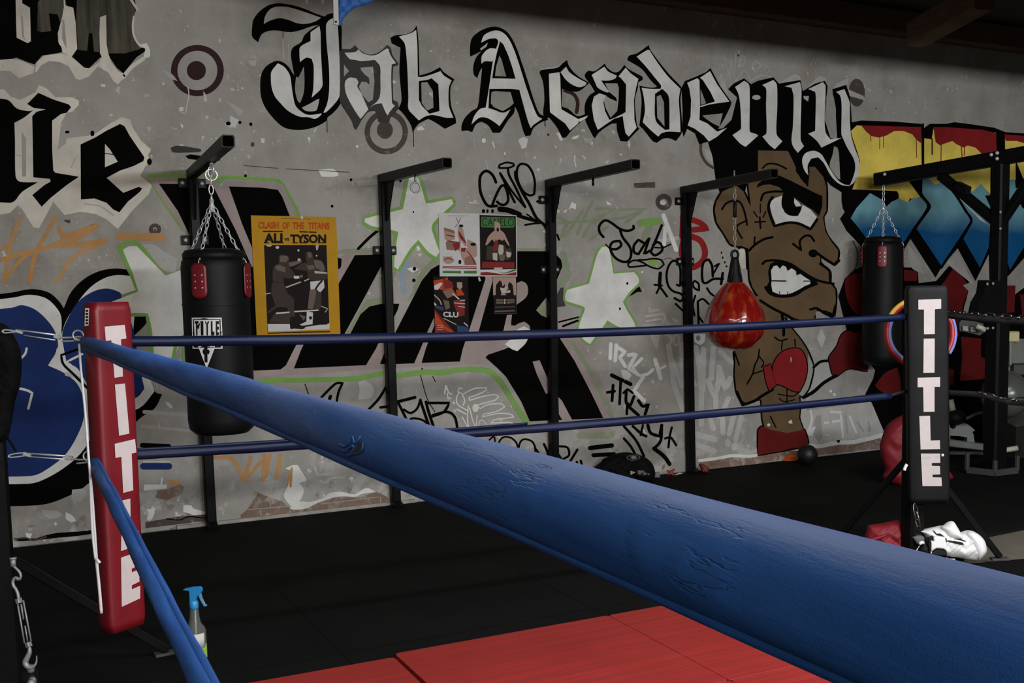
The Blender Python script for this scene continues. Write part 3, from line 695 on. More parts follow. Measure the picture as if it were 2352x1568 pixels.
I w 3 L 34 1440,480 1430,640
I l 3 L 38 1390,600 1550,575
#part graffiti_tag|red numeral painted behind the fourth bag stand
I r 2 L 44 1600,370 1590,560
I r 2 L 52 1600,390 1740,430 1820,490 1690,500
I r 2 L 54 1680,560 1760,600 1800,700 1770,790 1680,840 1620,790 1590,700 1610,580
#part graffiti_tag|black curly tag with an asterisk left of the teardrop bag
Y k 3 L 42 190,350 180,500
Y k 3 L 25 120,490 210,500
Y k 3 L 25 185,510 145,590
Y k 3 L 27 190,520 270,630
Y k 3 L 27 430,490 430,300 390,215 330,210 280,290 265,400 290,510 350,570 440,600 465,650 430,690 360,650
Y k 3 L 27 390,490 430,500 490,400
Y k 3 LC 25 600,440 650,480 655,560 600,530 580,480
Y k 3 L 30 820,390 810,260 770,185 710,220 690,330 700,450 740,470 830,420 940,420
Y k 3 L 22 820,370 900,230 840,270
Y k 3 L 32 940,350 920,480
Y k 3 L 25 750,530 790,590 830,620
Y k 3 O 925 105 9 15
Y k 3 O 940 165 9 15
Y k 3 O 965 220 10 15
Y k 3 O 985 270 12 12
Y k 3 L 25 610,620 580,730 600,860
Y k 3 L 27 640,700 650,960
Y k 3 L 25 640,690 700,660 770,720
Y k 3 L 25 650,870 700,940
Y k 3 L 25 375,720 490,830
Y n 2 L 8 215,190 290,170 350,190
#part graffiti_tag|blurred white scribble above and below the top rope left of the teardrop bag
Y g 2 L 34 60,810 170,790
Y l 2 L 30 20,870 230,840 260,930
Y l 2 L 26 20,930 200,900 230,940
Y g 2 L 50 0,985 300,965
Y l 2 L 20 340,900 390,930
Y l 2 P 60,1090 190,1090 150,1260 120,1230
Y g 2 LC 24 380,1090 420,1130 400,1220 350,1200 350,1120
Y l 2 L 24 250,1090 320,1120 310,1200
Y w 2 S 590,1080 730,1080 720,1170 670,1215 600,1180
Y c 3 O 645 1130 26 34
#part graffiti_tag|white runny capital letters under the top rope
J w 3 L 34 950,-40 945,90
J w 3 L 34 1000,-30 990,110
J w 3 L 34 1010,-10 1080,30 1030,80 1080,160
J w 3 L 34 1110,60 1180,50 1110,180 1190,230
J w 3 L 28 1230,90 1150,170 1200,240 1280,230 1330,190
J w 3 L 38 1350,100 1400,270
J w 3 L 18 1400,180 1440,160
J w 3 L 34 1240,260 1160,380 1250,470
J w 3 S 1040,190 1100,200 1140,240 1110,285 1060,260
J l 2 L 50 1470,-20 1500,150 1520,330 1600,550
J l 2 L 40 1500,100 1590,340
J g 2 L 44 1590,-40 1590,340
#part graffiti_tag|faint white drippy strokes right of the fourth bag stand
P h 1 L 50 30,460 60,600 80,840
P h 1 L 50 100,480 90,850
P h 1 L 50 80,850 80,1150
P h 1 L 50 190,470 170,740
P h 1 L 50 240,640 300,840 340,740
P l 1 L 44 250,500 350,590
P h 1 L 50 140,760 200,900 230,800 240,660
P h 1 L 46 210,900 210,1000
P h 1 L 46 325,920 290,1000
P h 1 L 46 160,1100 190,1190
P h 1 L 46 270,1100 275,1230
P h 1 L 46 370,1080 330,1240
P h 1 L 46 440,1090 390,1290
P h 1 L 56 20,1240 200,1290
P h 1 L 50 20,1330 200,1395
P h 1 O 320 1320 26 36
P h 1 O 380 1350 28 38
P h 1 L 30 0,740 30,800
#part graffiti_tag|chalky white lettering between the boxer and the far bag
M l 1 P 390,560 980,480 1080,740 1060,780 800,840 520,870 430,860 345,650 340,570 400,440 440,420
M c 2 P 480,600 520,600 540,800 500,840 440,760
M l 2 L 26 600,560 610,690
M w 2 L 22 430,560 440,650 400,760
M w 2 L 24 600,570 700,575
M w 2 L 24 560,670 690,650
M c 2 L 20 740,600 760,760
M c 2 L 20 850,660 900,740
M c 2 L 20 950,660 960,740
M w 2 L 20 780,610 840,760
M w 2 L 18 700,600 720,800
P l 2 P 1160,290 1200,370 1165,480 1120,380
#part graffiti_tag|black spiky lettering low on the wall by the second bag stand
G k 3 L 24 1230,530 1310,520
G k 3 L 28 1380,480 1540,440
G k 3 L 24 1390,490 1470,660 1460,760
G k 3 L 22 1440,550 1500,580 1560,540 1590,460
G k 3 L 26 1590,470 1620,560 1680,720 1740,750
G k 3 L 20 1470,690 1510,630 1620,650 1700,740 1600,770 1520,740 1480,690
G k 3 L 26 1640,480 1660,560 1720,740
G k 3 L 24 1640,490 1850,490 1800,570 1700,610
G k 3 L 24 1700,600 1830,570 1900,620 1925,740
G k 3 L 22 650,490 820,320 890,310 850,400 825,560
G k 3 L 30 780,430 720,590
G k 3 L 24 1290,330 1200,470 1010,655
G k 3 L 30 1280,720 1310,670
#part graffiti_tag|thin white zigzag tag beside the black spiky lettering
AA w 3 L 18 400,280 560,200 740,190 720,230 600,290 480,330 490,370 700,310 860,290 910,320 850,370 700,410 600,440 640,490 760,430 940,420 1000,460 880,530 700,570 670,610 900,560 1080,570 1130,610 1000,630 850,650 790,700 950,690 1080,690 1160,740
AA w 3 L 18 385,200 340,190 320,250 370,270 420,370 400,440
AA w 3 L 18 330,270 300,350 320,430 460,520
AA w 3 L 18 310,500 440,570
AA w 3 L 18 470,450 460,660 490,790
AA w 3 L 16 385,610 480,790
AA w 3 L 18 490,480 530,640 580,770 600,590
AA w 3 L 16 620,780 630,680 680,650 760,770
AA w 3 O 575 480 46 60
AA w 3 L 26 150,160 130,270
AA w 3 L 24 155,170 190,260 230,280
AA w 3 L 20 170,270 180,350 220,335
AA w 3 O 262 408 16 18
#part graffiti_tag|black rounded lettering just above the floor under the lower rope
AA k 3 L 22 380,1020 390,980 500,1040 600,1050
AA k 3 L 24 630,1090 820,900 850,900 880,1130
AA k 3 L 26 920,1150 900,1030 950,920 1030,895 1120,930 1180,1020 1180,1210
AA k 3 LC 28 1310,930 1400,970 1440,1080 1420,1220 1340,1245 1240,1210 1200,1110 1210,1000 1250,940
AA k 3 L 22 1440,1060 1520,1310
AA k 3 L 20 1460,1080 1600,1300
AA k 3 L 16 1010,1095 1065,1190 1110,1100
J k 3 L 22 270,900 370,1050 385,950 350,860
J k 3 L 22 380,920 420,930
J k 3 L 20 490,880 560,890 575,960 510,1000 485,960
J k 3 L 22 490,1030 540,1090 650,910
J k 3 L 22 645,1020 655,1060
J k 3 L 22 680,1010 692,1050
J k 3 L 40 765,895 960,872
J k 3 L 36 795,960 980,950
V k 3 L 12 450,625 590,590
V k 3 L 16 480,655 585,615
V j 2 P 430,440 460,380 485,375 480,460 500,510 430,520
#part graffiti_tag|tall black jagged tag crossing the lower rope left of the fourth bag stand
J k 3 L 34 960,240 1060,290
J k 3 L 24 1040,290 1030,500
J k 3 L 26 972,330 962,470
J k 3 L 26 920,395 985,385
J k 3 L 34 1085,300 1130,322
J k 3 L 20 1065,400 1100,365 1150,400
J k 3 L 26 1090,380 1090,490 1130,510 1160,430
J k 3 L 24 1100,490 1095,590
J k 3 L 28 1120,530 1200,600
J k 3 L 28 1200,470 1240,520 1290,500 1260,590
J k 3 L 24 1070,700 1180,830 1250,970
J k 3 L 22 1070,810 1130,880 1170,950
J k 3 L 24 1150,700 1230,770 1270,790
J k 3 L 20 1240,690 1220,780
J k 3 L 28 1285,690 1310,760 1390,790 1410,690
J k 3 L 26 1410,690 1400,830 1340,900
J k 3 L 36 1340,900 1430,970 1480,1040
J k 3 L 20 1500,710 1480,800 1470,890
J k 3 L 20 1440,810 1490,800 1540,870
#part graffiti_tag|faded orange scribble across bare concrete at the left
B t 2 L 33 180,400 100,600 40,960
B t 2 L 39 0,770 200,715 450,650 880,455 560,560
B t 2 L 33 40,970 180,780 340,680 560,640
B t 2 L 39 500,390 380,600 310,750 265,970
B t 2 L 39 530,480 560,540 700,640 960,600
B t 2 L 33 880,470 660,600 560,650 960,590
B t 2 L 30 950,620 700,720 600,820 510,970
B t 2 L 70 1070,560 1460,565
B t 2 L 25 0,690 110,600
C t 1 L 34 1930,980 2100,1000 2190,1180
C t 1 L 34 2352,1020 2200,1180
G t 1 L 38 190,960 170,1190
G t 1 L 38 330,960 300,1160
G t 1 L 38 430,1100 400,1270
G t 1 L 34 60,980 10,1180
G t 1 L 30 235,960 200,1150
#part graffiti_tag|faint white scribble along the top of the wall
K g 1 L 9 195,400 240,570 240,420 270,570 280,380
K g 1 LC 9 330,395 352,430 330,480 305,440
K g 1 LC 9 425,430 460,470 425,520 395,480
K g 1 LC 8 505,470 530,500 505,530 480,500
K g 1 L 14 280,580 340,500 385,570
K g 1 L 14 390,580 470,540 540,560
K g 1 L 10 150,560 200,600 210,660
#part painted_letter|red, yellow and blue angular letters with thick black outlines at the right
Q k 1 P 0,85 100,65 400,75 640,95 665,135 720,95 870,95 940,80 1100,100 1300,130 1400,170 1700,190 1700,1150 1440,1450 1385,1500 1255,1500 1250,1270 1130,1510 970,1215 830,1380 770,1480 545,1130 480,1240 440,1190 130,1230 20,1110 -30,1060 -90,950 0,820 0,700
Q s 3 P 8,160 60,110 640,125 645,480 430,520 520,600 630,750 600,770 540,765 520,805 440,770 435,720 420,700 20,685 70,560 90,430 60,330 25,230
Q r 4 P 100,110 640,125 640,270 600,240 560,190 480,160 400,160 330,200 260,220 190,205 140,160
Q r 4 L 7 185,200 188,250
Q r 4 L 7 268,210 266,320
Q r 4 L 7 302,200 302,310
Q r 4 L 7 595,230 600,400
Q d 3 P 5,945 60,850 180,718 290,780 330,840 370,800 440,765 520,805 560,765 640,755 690,820 690,850 620,970 470,1180 440,1140 160,1140 60,1010
Q s 3 P 668,225 735,235 750,140 870,140 1310,175 1318,360 1265,460 1262,730 1180,640 1100,710 1060,700 1000,690 880,540 790,560 840,610 770,645 700,580 668,570
Q r 4 P 750,125 870,125 1200,150 1315,180 1318,365 1190,370 1130,310 1060,290 1020,310 960,280 920,250 860,270 810,290 770,260
Q r 4 L 8 820,280 818,430
Q r 4 L 8 1002,300 1008,400
Q r 4 L 8 1030,300 1026,380
Q k 5 L 10 738,230 738,370
Q d 3 P 652,590 700,580 770,645 840,610 880,660 960,760 1060,920 1085,970 1000,1100 820,1370 700,1190 597,1040 700,880 725,830 650,720
Q d 3 P 990,770 1060,700 1110,700 1180,635 1262,740 1262,1000 1250,1200 1170,1390 1020,1130 1100,990 1105,960
Q k 5 L 28 640,740 700,810 712,850 600,1010 480,1190
Q k 5 L 22 860,620 960,750 1040,880 1092,970 1000,1120 820,1390
Q k 5 L 20 655,100 656,480
Q s 3 P 1395,230 1480,240 1700,270 1700,690 1500,680 1490,600 1400,600
Q r 4 P 1390,190 1700,215 1700,310 1500,250 1400,250
Q k 5 P 1490,420 1580,640 1580,700 1490,670
Q d 4 P 1395,600 1485,605 1490,675 1568,700 1700,710 1700,1080 1568,1200 1440,1410 1385,1250
Q k 5 P 1510,775 1568,770 1580,870 1550,850
Q k 5 P 1215,740 1262,740 1262,840
Q w 5 P 980,765 1000,780 1230,990 1255,1010 1170,960
#part painted_letter|dark red lower letters on black at the right
0 k 1 P 1925,680 1940,640 1960,620 1985,610 2108,615 2110,650 2150,645 2187,602 2232,655 2215,700 2205,760 2300,700 2352,660 2420,670 2420,1010 2230,1012 2070,1010 2030,990 2002,925 1987,905 2005,870 2010,850 1995,830 1975,850 1950,780
L q 2 S 740,960 800,900 900,890 905,1270 830,1250 760,1130
L q 2 P 1270,860 1390,870 1390,960 1270,960
L q 2 P 1600,1000 1640,960 1710,850 1780,900 1860,1010 1800,1180 1760,1460 1660,1460
R q 2 P 1000,520 1180,540 1180,700 1220,720 1225,900 990,920 1010,700
R q 2 P 1390,60 1490,60 1480,300 1400,310
R q 2 P 1530,140 1700,140 1700,420 1560,420
M q 2 S 1010,330 1100,220 1210,170 1240,300 1240,400 1100,400 1040,370
M q 2 P 1670,180 1720,190 1715,330 1670,330
M q 2 P 760,60 900,20 930,180 900,200 820,170
L c 2 P 1800,1000 1900,960 2020,1000 1960,1200 1800,1250 1850,1050
#part broken_plaster|brown brick band showing where the plaster has fallen off along the floor
G i 1 P -20,1570 -30,1500 30,1450 130,1300 350,1380 420,1440 600,1420 760,1330 1000,1350 1200,1290 1420,1400 1270,1420 600,1490
G z 2 L 9 150,1460 155,1510
G z 2 L 7 240,1385 240,1430
G z 2 L 7 40,1450 400,1420
G z 2 L 8 1230,1340 1230,1400
G z 2 L 6 700,1400 1220,1335
G w 2 S 360,1310 400,1230 430,1100 370,1080 440,1050 485,1050 560,1170 560,1190 500,1210 540,1280 500,1380 440,1440 380,1370
G w 3 S 410,1440 500,1380 600,1380 700,1350 780,1300 880,1290 1000,1310 1100,1255 1190,1290 1060,1310 1000,1335 880,1330 780,1350 640,1400 560,1440 450,1450
G l 2 L 24 640,1070 660,1140 760,1130
G l 2 L 20 690,1190 730,1210 780,1170 900,1160
G t 3 L 22 430,1080 420,1240
G w 2 S 750,540 820,515 870,570 850,615 780,590
G l 2 S 1030,300 1090,285 1160,340 1165,400 1130,450 1030,460 1040,380
C w 1 S 1300,1225 1500,1225 1500,1260 1290,1280
C w 1 P 1340,1480 1370,1420 1400,1440 1370,1530 1330,1545 1320,1530
C w 1 P 1650,1410 1720,1410 1740,1440 1850,1470 1850,1500 1780,1520 1720,1490 1650,1470
C i 1 P 1420,1280 1500,1270 1620,1220 1660,1250 1640,1300 1500,1370 1400,1340
C t 1 P 1500,1180 1600,1180 1640,1210 1540,1230
M i 1 P -560,1080 0,920 400,870 1060,790 1060,900 510,960 0,1020 -560,1095
M w 2 L 34 -10,930 100,920 150,900 330,905
M w 2 L 38 390,870 500,880 660,850 820,840 960,810 1075,780
J w 1 L 28 1750,1010 1900,990 2050,965 2200,970 2352,940
J i 1 P 1750,1020 2050,970 2352,950 2352,1060 1780,1080
D k 1 P 125,285 200,262 320,268 420,235 520,215 700,205 832,190 832,225 700,245 500,262 350,280 200,292
D n 1 L 14 130,270 240,262 300,285 420,250
D w 1 S 230,215 290,225 270,270 240,262
D w 1 O 500 135 12 13
D w 2 S 590,30 650,60 690,110 640,120 590,90
D l 1 S 370,10 520,20 560,60 480,90 400,70
D w 1 P 1320,0 1370,5 1395,30 1370,90 1345,112 1320,85 1345,50
D k 2 L 10 1500,90 1620,100 1700,70 1850,85
D n 1 P 1310,120 1600,70 1850,50 1850,110 1310,175
C l 1 S 650,1270 750,1260 790,1310 720,1380 640,1360
C w 1 L 14 1460,1170 1450,1220
C z 1 L 10 1490,1050 1480,1220
C g 1 L 30 1280,700 1700,740
C g 1 L 36 1300,570 1700,600
C w 1 S 1480,480 1530,490 1560,540 1520,530
E g 1 L 16 350,360 355,520
E g 1 L 12 400,400 405,560
E w 1 S 150,1240 190,1250 185,1285 160,1290
E w 1 S 660,1140 640,1190 625,1185
E w 1 S 570,1230 600,1240 590,1290
E w 1 O 1020 1318 12 13
A w 1 S 905,755 950,760 945,785 910,780
A w 1 O 1470 755 12 13
A w 1 S 1600,990 1660,1020 1670,1030 1620,1005
A w 1 S 1620,1110 1650,1130 1640,1160
A g 1 S 1450,620 1540,660 1600,730 1520,700
A g 1 S 2020,900 2120,950 2200,1000 2150,1040
A g 1 S 2230,550 2310,540 2300,600 2250,590
H w 1 S 520,1250 560,1235 600,1250 580,1330 550,1340
H w 1 S 1000,1230 1060,1215 1050,1240
H g 1 S 1090,1240 1180,1245 1170,1290 1110,1280
H w 1 L 10 1020,1400 1018,1450 1030,1500
H w 1 O 660 1418 12 13
H w 1 O 690 1528 12 13
H w 1 S 830,1310 860,1320 850,1335
H w 1 L 12 280,1280 295,1330
H g 1 L 12 110,1250 115,1340
H g 1 L 14 220,1450 235,1520
H k 1 L 8 750,1090 752,1135
I w 1 S 910,240 960,270 920,275
I g 1 S 700,60 760,50 780,90 730,110
I n 1 S 1160,80 1350,70 1350,120 1160,125
I k 1 L 18 470,545 485,590
B g 1 S 1270,620 1400,640 1480,700 1600,760 1580,880 1480,870 1350,760
B w 1 S 1290,560 1370,570 1340,600
B l 1 L 8 1470,420 1500,500
B k 1 O 2210 15 12 13
F k 1 O 965 50 12 13
F k 1 O 795 288 12 13
F k 1 O 1410 60 12 13
F w 1 S 700,0 860,0 830,20 720,15
F g 1 S 1000,60 1200,40 1220,90 1040,110
F w 1 S 2025,250 2140,262 2030,262
G k 1 L 8 550,320 600,460
G k 1 L 7 1590,240 1650,450 1720,570
G k 1 L 7 1700,250 1725,300
L g 1 S 1300,620 1400,760 1450,900 1330,830
L n 1 L 12 810,600 850,700 840,830 790,890
L g 1 S 1650,800 1750,700 1850,900 1900,1000
P w 1 O 1245 855 12 13
P w 1 O 1278 885 12 13
P w 2 S 1060,1190 1110,1170 1080,1260 1040,1250
P w 2 S 1190,1240 1235,1245 1220,1262
P k 2 S 1290,1300 1330,1290 1320,1325
#part paint_patch|dark grey brush strokes above the first bag stand
A j 1 S 1535,1330 1600,1310 1800,1340 1815,1360 1780,1370 1600,1375 1550,1370
A k 1 S 1670,1405 1720,1390 1980,1430 1980,1445 1900,1450 1700,1430
E w 1 S 670,1530 800,1520 850,1560 820,1590 700,1590
E w 1 P 1560,1150 1600,1130 1630,1170 1560,1175
H w 1 S 510,1260 560,1240 580,1320 540,1340
H w 1 S 850,1190 890,1200 915,1260 890,1270
H w 1 S 990,1240 1060,1215 1040,1245 1000,1255
H w 1 O 200 1265 18 22
H w 1 O 390 1383 10 14
A w 1 S 2020,1110 2070,1100 2070,1040 2150,1080 2120,1150 2050,1140
A k 2 O 2055 1112 22 18
A k 2 O 2160 1102 14 14
A k 2 O 2258 1118 14 16
A n 2 O 2275 1300 16 22
B n 2 S 570,410 635,410 630,440 600,435
E k 1 O 62 1120 12 15
E n 1 O 78 1300 18 16
E j 1 L 6 0,1490 310,1515
E j 1 L 6 380,1520 950,1550
I w 1 P 570,320 600,250 640,270 635,320 600,300
I w 1 P 520,340 560,310 545,345
'''
# ------------------------------------------------------------------ setting
BLACK = mat('black_steel', (.0045, .0045, .005), .42, 0, .2, 8, .05, 60, .001, spec=.10)
CHROME = mat('chrome', (.70, .71, .72), .34, .55, .1, 30)
STEEL = mat('dull_zinc', (.30, .31, .31), .45, .35, .15, 40)
def struct(name, mb, m, par=None, label=None):
    o = mb.build(name, m, par)
    if par is None: o['kind'] = 'structure'
    if label: o['label'] = label
    return o
wb = MB(); wb.box((5.5, WY+.15, 1.95), 17, .3, 3.9, bev=.001)
wall = struct('wall_back', wb, PM['c'])
draw(MURAL, wallfn(), PM, wall, 'painting')
wr = MB(); wr.box((13.9, 1.5, 1.95), .2, 12.4, 3.9, bev=.001); struct('wall_right', wr, PM['c'])
wl = MB(); wl.box((-2.9, 1.5, 1.95), .2, 12.4, 3.9, bev=.001); struct('wall_left', wl, PM['c'])

slab = mat('slab_concrete', (.115, .10, .075), .8, 0, .25, 3, .2, 20, .003)
sb = MB(); sb.box((5.5, 1.5, -.07), 17, 12.6, .10, bev=.001); struct('floor', sb, slab)
# black rubber sheet over the slab; its right front border runs out to bare concrete
rm, nt, b = _nt('black_rubber')
pos = N(nt, 'ShaderNodeNewGeometry').outputs['Position']
f = noise(nt, pos, 2.2, 5); s_ = noise(nt, pos, 160, 2)
cc = mixc(nt, mapr(nt, f, .35, .7), (.0042, .0048, .0042), (.0066, .0072, .0064))
cc = mixc(nt, mapr(nt, s_, .72, .76), cc, (.05, .05, .048))
sx = N(nt, 'ShaderNodeSeparateXYZ'); L(nt, pos, sx.inputs[0])
def seam(v, per, off, w=.006):
    q = mth(nt, 'FRACT', mth(nt, 'ADD', mth(nt, 'DIVIDE', v, per), off))
    return mth(nt, 'LESS_THAN', mth(nt, 'ABSOLUTE', mth(nt, 'SUBTRACT', q, .5)), w)
se = mth(nt, 'MAXIMUM', seam(sx.outputs[0], 1.22, .47), seam(sx.outputs[1], 1.22, .63))
cc = mixc(nt, mth(nt, 'MULTIPLY', se, .75), cc, (.003, .003, .003))
L(nt, cc, b.inputs['Base Color']); b.inputs['Roughness'].default_value = .85; b.inputs['Specular IOR Level'].default_value = .07
bump(nt, b, noise(nt, pos, 90, 3), .25, .002)
pr = MB(); e1 = at_z(2262, 1228, 0); e2 = at_z(2352, 1208, 0); e3 = at_z(2310, 1293, 0)
gapl = at_z(2250, 1330, 0)
pr.prism([(-2.8, WY-.02, -.02), (13.8, WY-.02, -.02), (13.8, e1.y+.35, -.02), (e2.x+.3, e2.y, -.02), (e1.x, e1.y, -.02), (e3.x-.25, e3.y+.12, -.02), (e3.x+1.6, e3.y-.35, -.02), (e3.x+1.6, -4.6, -.02), (-2.8, -4.6, -.02)], (0, 0, .02))
struct('floor_rubber', pr, rm)

wood = mat('dark_rafter_wood', (.10, .055, .03), .8, 0, .35, 4, .3, 30, .004, stretch=(1, 1, 8))
cbm = mat('black_board', (.03, .025, .02), .9, 0, .3, 3, .2, 20, .004)
cb = MB(); cb.box((5.5, 1.5, 3.98), 17, 12.6, .12, bev=.001); struct('ceiling', cb, cbm)
bb = MB(); bb.box((5.5, 4.0, 3.57), 16.6, .2, .70, bev=.01); struct('ceiling_beam', bb, wood)
lg = MB(); lg.box((5.5, WY-.10, 3.80), 16.6, .18, .2, bev=.01); struct('ceiling_ledger', lg, wood)
a = at_y(2105, 78, 6.6); c = at_y(2262, -12, 5.6)
dg = MB(); dg.bar(a, c, .16, .2); tag(dg.build('roof_brace', wood), 'dim brown timber brace crossing the dark roof corner', 'roof brace')
for k, yy in enumerate((6.2, 5.0)):
    q = MB(); q.box((8.4+k*1.3, yy-.6, 3.84), .09, 2.6, .16, bev=.01); struct('ceiling_rafter', q, wood)

ts = MB(); ts.bar((1.02, WY-.014, .012), (2.62, WY-.014, .012), .024, .024); struct('trim_1', ts, mat('pale_strip', (.30, .28, .25), .8, 0, .3, 10))
# ------------------------------------------------------------------ helpers for things
from mathutils.bvhtree import BVHTree
CROPS.update({'D': (0, 1168, 3.92), 'N': (1752, 1168, 3.92), 'X': (2152, 900, 7.84), 'W': (400, 300, 4.9)})
def planefn(p0, nrm, lift=.0012, step=.0003):
    p0 = Vector(p0); nrm = Vector(nrm).normalized()
    def f(u, v, layer):
        d = ray(u, v); t = (p0-EYE).dot(nrm)/d.dot(nrm); return EYE+d*t+nrm*(lift+step*layer)
    return f
def surffn(objs, lift=.002, step=.0004):
    vs = []; fs = []; bpy.context.view_layer.update()
    for o in objs:
        b = len(vs); vs += [o.matrix_world @ v.co for v in o.data.vertices]; fs += [[b+i for i in p.vertices] for p in o.data.polygons]
    tr = BVHTree.FromPolygons(vs, fs)
    def f(u, v, layer):
        d = ray(u, v).normalized(); h = tr.ray_cast(EYE, d)
        if h[0] is None: h = tr.find_nearest(EYE+d*6)
        p = h[0]; n = h[1]
        if n.dot(d) > 0: n = -n
        return p+n*(lift+step*layer)
    return f
def cr(k, *pts): 
    ox, oy, s = CROPS[k]; return [(ox+x/s, oy+y/s) for x, y in pts]
def subdiv(pts, mx):
    out = []
    n = len(pts)
    for i in range(n):
        a, b = pts[i], pts[(i+1) % n]; k = max(1, int(math.hypot(b[0]-a[0], b[1]-a[1])/mx))
        out += [(a[0]+(b[0]-a[0])*j/k, a[1]+(b[1]-a[1])*j/k) for j in range(k)]
    return out
def smoothpts3(pts, sub=6):
    pts = [Vector(p) for p in pts]; out = []; n = len(pts)
    for i in range(n-1):
        p0 = pts[max(i-1, 0)]; p1 = pts[i]; p2 = pts[i+1]; p3 = pts[min(i+2, n-1)]
        for s in range(sub):
            t = s/sub
            out.append(.5*((2*p1)+(p2-p0)*t+(2*p0-5*p1+4*p2-p3)*t*t+(3*p1-p0-3*p2+p3)*t**3))
    out.append(pts[-1]); return out
def chain(mb, a, b, link=.04, w=.012, r=.0032, sag=0):
    a = Vector(a); b = Vector(b); n = max(2, int((b-a).length/(link*.74))); 
    for i in range(n):
        p = a.lerp(b, (i+.5)/n)-Vector((0, 0, sag*math.sin(math.pi*(i+.5)/n))); d = (b-a).normalized()
        s = d.cross(Vector((0, 0, 1)) if abs(d.z) < .9 else Vector((0, 1, 0))).normalized(); u = s.cross(d)
        if i % 2: s = u
        pts = []
        for k in range(12):
            t = k*math.tau/12; c_, s_ = math.cos(t), math.sin(t)
            pts.append(p+d*(c_*(link/2-w*.5)+(w*.5 if c_ > 0 else -w*.5)*abs(c_))+s*s_*w)
        mb.tube(pts, r, 6, closed=True)
def ring(mb, c, r, th, nrm, n=20, m=8):
    c = Vector(c); nrm = Vector(nrm).normalized(); a = nrm.orthogonal().normalized(); b = nrm.cross(a)
    mb.tube([c+(a*math.cos(i*math.tau/n)+b*math.sin(i*math.tau/n))*r for i in range(n)], th, m, closed=True)
def bolt(mb, c, d, r=.012, l=.012):
    d = Vector(d).normalized(); q = d.to_track_quat('Z', 'Y').to_matrix()
    mb.lathe([(r, 0), (r, l*.7), (r*.6, l), (.0005, l)], c, 8, True, axis=q)
def text_poly(flat, s, box, m, layer, offset=.0, slant=0, bold=.02):
    """block lettering fitted to the pixel quad box=(tl,tr,br,bl)"""
    cu = bpy.data.curves.new('t', 'FONT'); cu.body = s; cu.offset = bold; cu.resolution_u = 3; cu.fill_mode = 'FRONT'
    o = bpy.data.objects.new('t', cu); col.objects.link(o); bpy.context.view_layer.update()
    me = bpy.data.meshes.new_from_object(o); bpy.data.objects.remove(o)
    xs = [v.co.x for v in me.vertices]; ys = [v.co.y for v in me.vertices]
    x0, x1, y0, y1 = min(xs), max(xs), min(ys), max(ys); tl, tr, br, bl = box; b = len(flat.v); mi = flat._m(m)
    for v in me.vertices:
        a = (v.co.x-x0)/(x1-x0); c = 1-(v.co.y-y0)/(y1-y0)
        px = (tl[0]*(1-a)+tr[0]*a)*(1-c)+(bl[0]*(1-a)+br[0]*a)*c; py = (tl[1]*(1-a)+tr[1]*a)*(1-c)+(bl[1]*(1-a)+br[1]*a)*c
        flat.v.append(flat.fn(px, py, layer))
    for p in me.polygons: flat.f.append([b+i for i in p.vertices]); flat.mi.append(mi)
    bpy.data.meshes.remove(me)

VINYL_K = mat('black_vinyl', (.005, .005, .0055), .52, 0, .2, 6, .12, 14, .004, spec=.16)
VINYL_R = mat('red_vinyl', (.145, .003, .008), .45, 0, .1, 5, .1, 12, .004)
VINYL_RD = mat('dull_red_vinyl', (.19, .004, .011), .65, 0, .15, 8, .2, 20, .004)
APPL = mat('letter_applique', (.50, .44, .43), .6, 0, .05, 30)
WHITE = mat('white_leather', (.72, .72, .71), .45, 0, .05, 12, .1, 30, .002)
RUBBER = mat('rubber', (.006, .006, .006), .6, 0, .1, 20, spec=.2)
CORD = mat('white_cord', (.55, .55, .56), .7, 0, .1, 60)

HOLL = mat('hollow_dark', (.001, .001, .001), .9, 0, 0, 5, spec=0)  # near-black on a solid plug, painting the unlit inside of the arm tube
# ------------------------------------------------------------------ wall bag stands
def bag_stand(top, bot, tip, label, brackets, gusset_side=None):
    a = at_y(bot[0], bot[1], WY-.045); a.z = 0.0; c = at_y(top[0], top[1], WY-.045)
    z = c.z; t = at_z(tip[0], tip[1], z-.03); root = empty('bag_stand', a, label, 'punch bag stand', 'black steel bag stands bolted to the wall')
    q = MB(); q.bar(a, (c.x, c.y, z-.06), .062, .07, up=(0, 1, 0)); q.build('post', BLACK, root)
    q = MB(); s = Vector((c.x, c.y+.03, z-.03)); q.bar(s, t, .062, .062); arm = q.build('arm', BLACK, root)
    d = (t-s).normalized(); q = MB(); e = t+d*.001; up = Vector((0, 0, 1)); sd = d.cross(up)
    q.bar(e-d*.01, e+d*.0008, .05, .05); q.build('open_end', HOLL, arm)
    # gusset plate under the arm
    q = MB(); g0 = Vector((c.x, c.y-.02, z-.06)); 
    q.prism([g0+sd*.004, g0+d*.20+sd*.004, g0+d*.05+Vector((0, 0, -.26))+sd*.004, g0+Vector((0, 0, -.26))+sd*.004], sd*-.008); q.build('gusset', BLACK, root)
    for zz in brackets:
        f = (zz-a.z)/(z-a.z); px_ = a.x+(c.x-a.x)*f
        q = MB(); q.box((px_, WY-.017, zz), .165, .012, .06, bev=.003); bk = q.build('bracket', BLACK, root)
        q = MB()
        for sgn in (-1, 1): bolt(q, (px_+sgn*.058, WY-.022, zz), (0, -1, 0), .014, .012)
        q.build('bolt', STEEL, bk, each=True)
    # foot spread
    q = MB(); q.bar(a+Vector((0, -.01, .03)), a+Vector((0, -.10, .006)), .06, .03); q.build('foot', BLACK, root)
    return root, s, t
st1, s1, t1 = bag_stand((441, 388), (485, 1200), (524, 324), 'black steel bag stand carrying the heavy bag, at far left of the wall', (2.22, 1.86))
st2, s2, t2 = bag_stand((880, 400), (904, 1000), (1027, 374), 'black steel bag stand with an empty eye hook, over the green edged star', (1.80,))
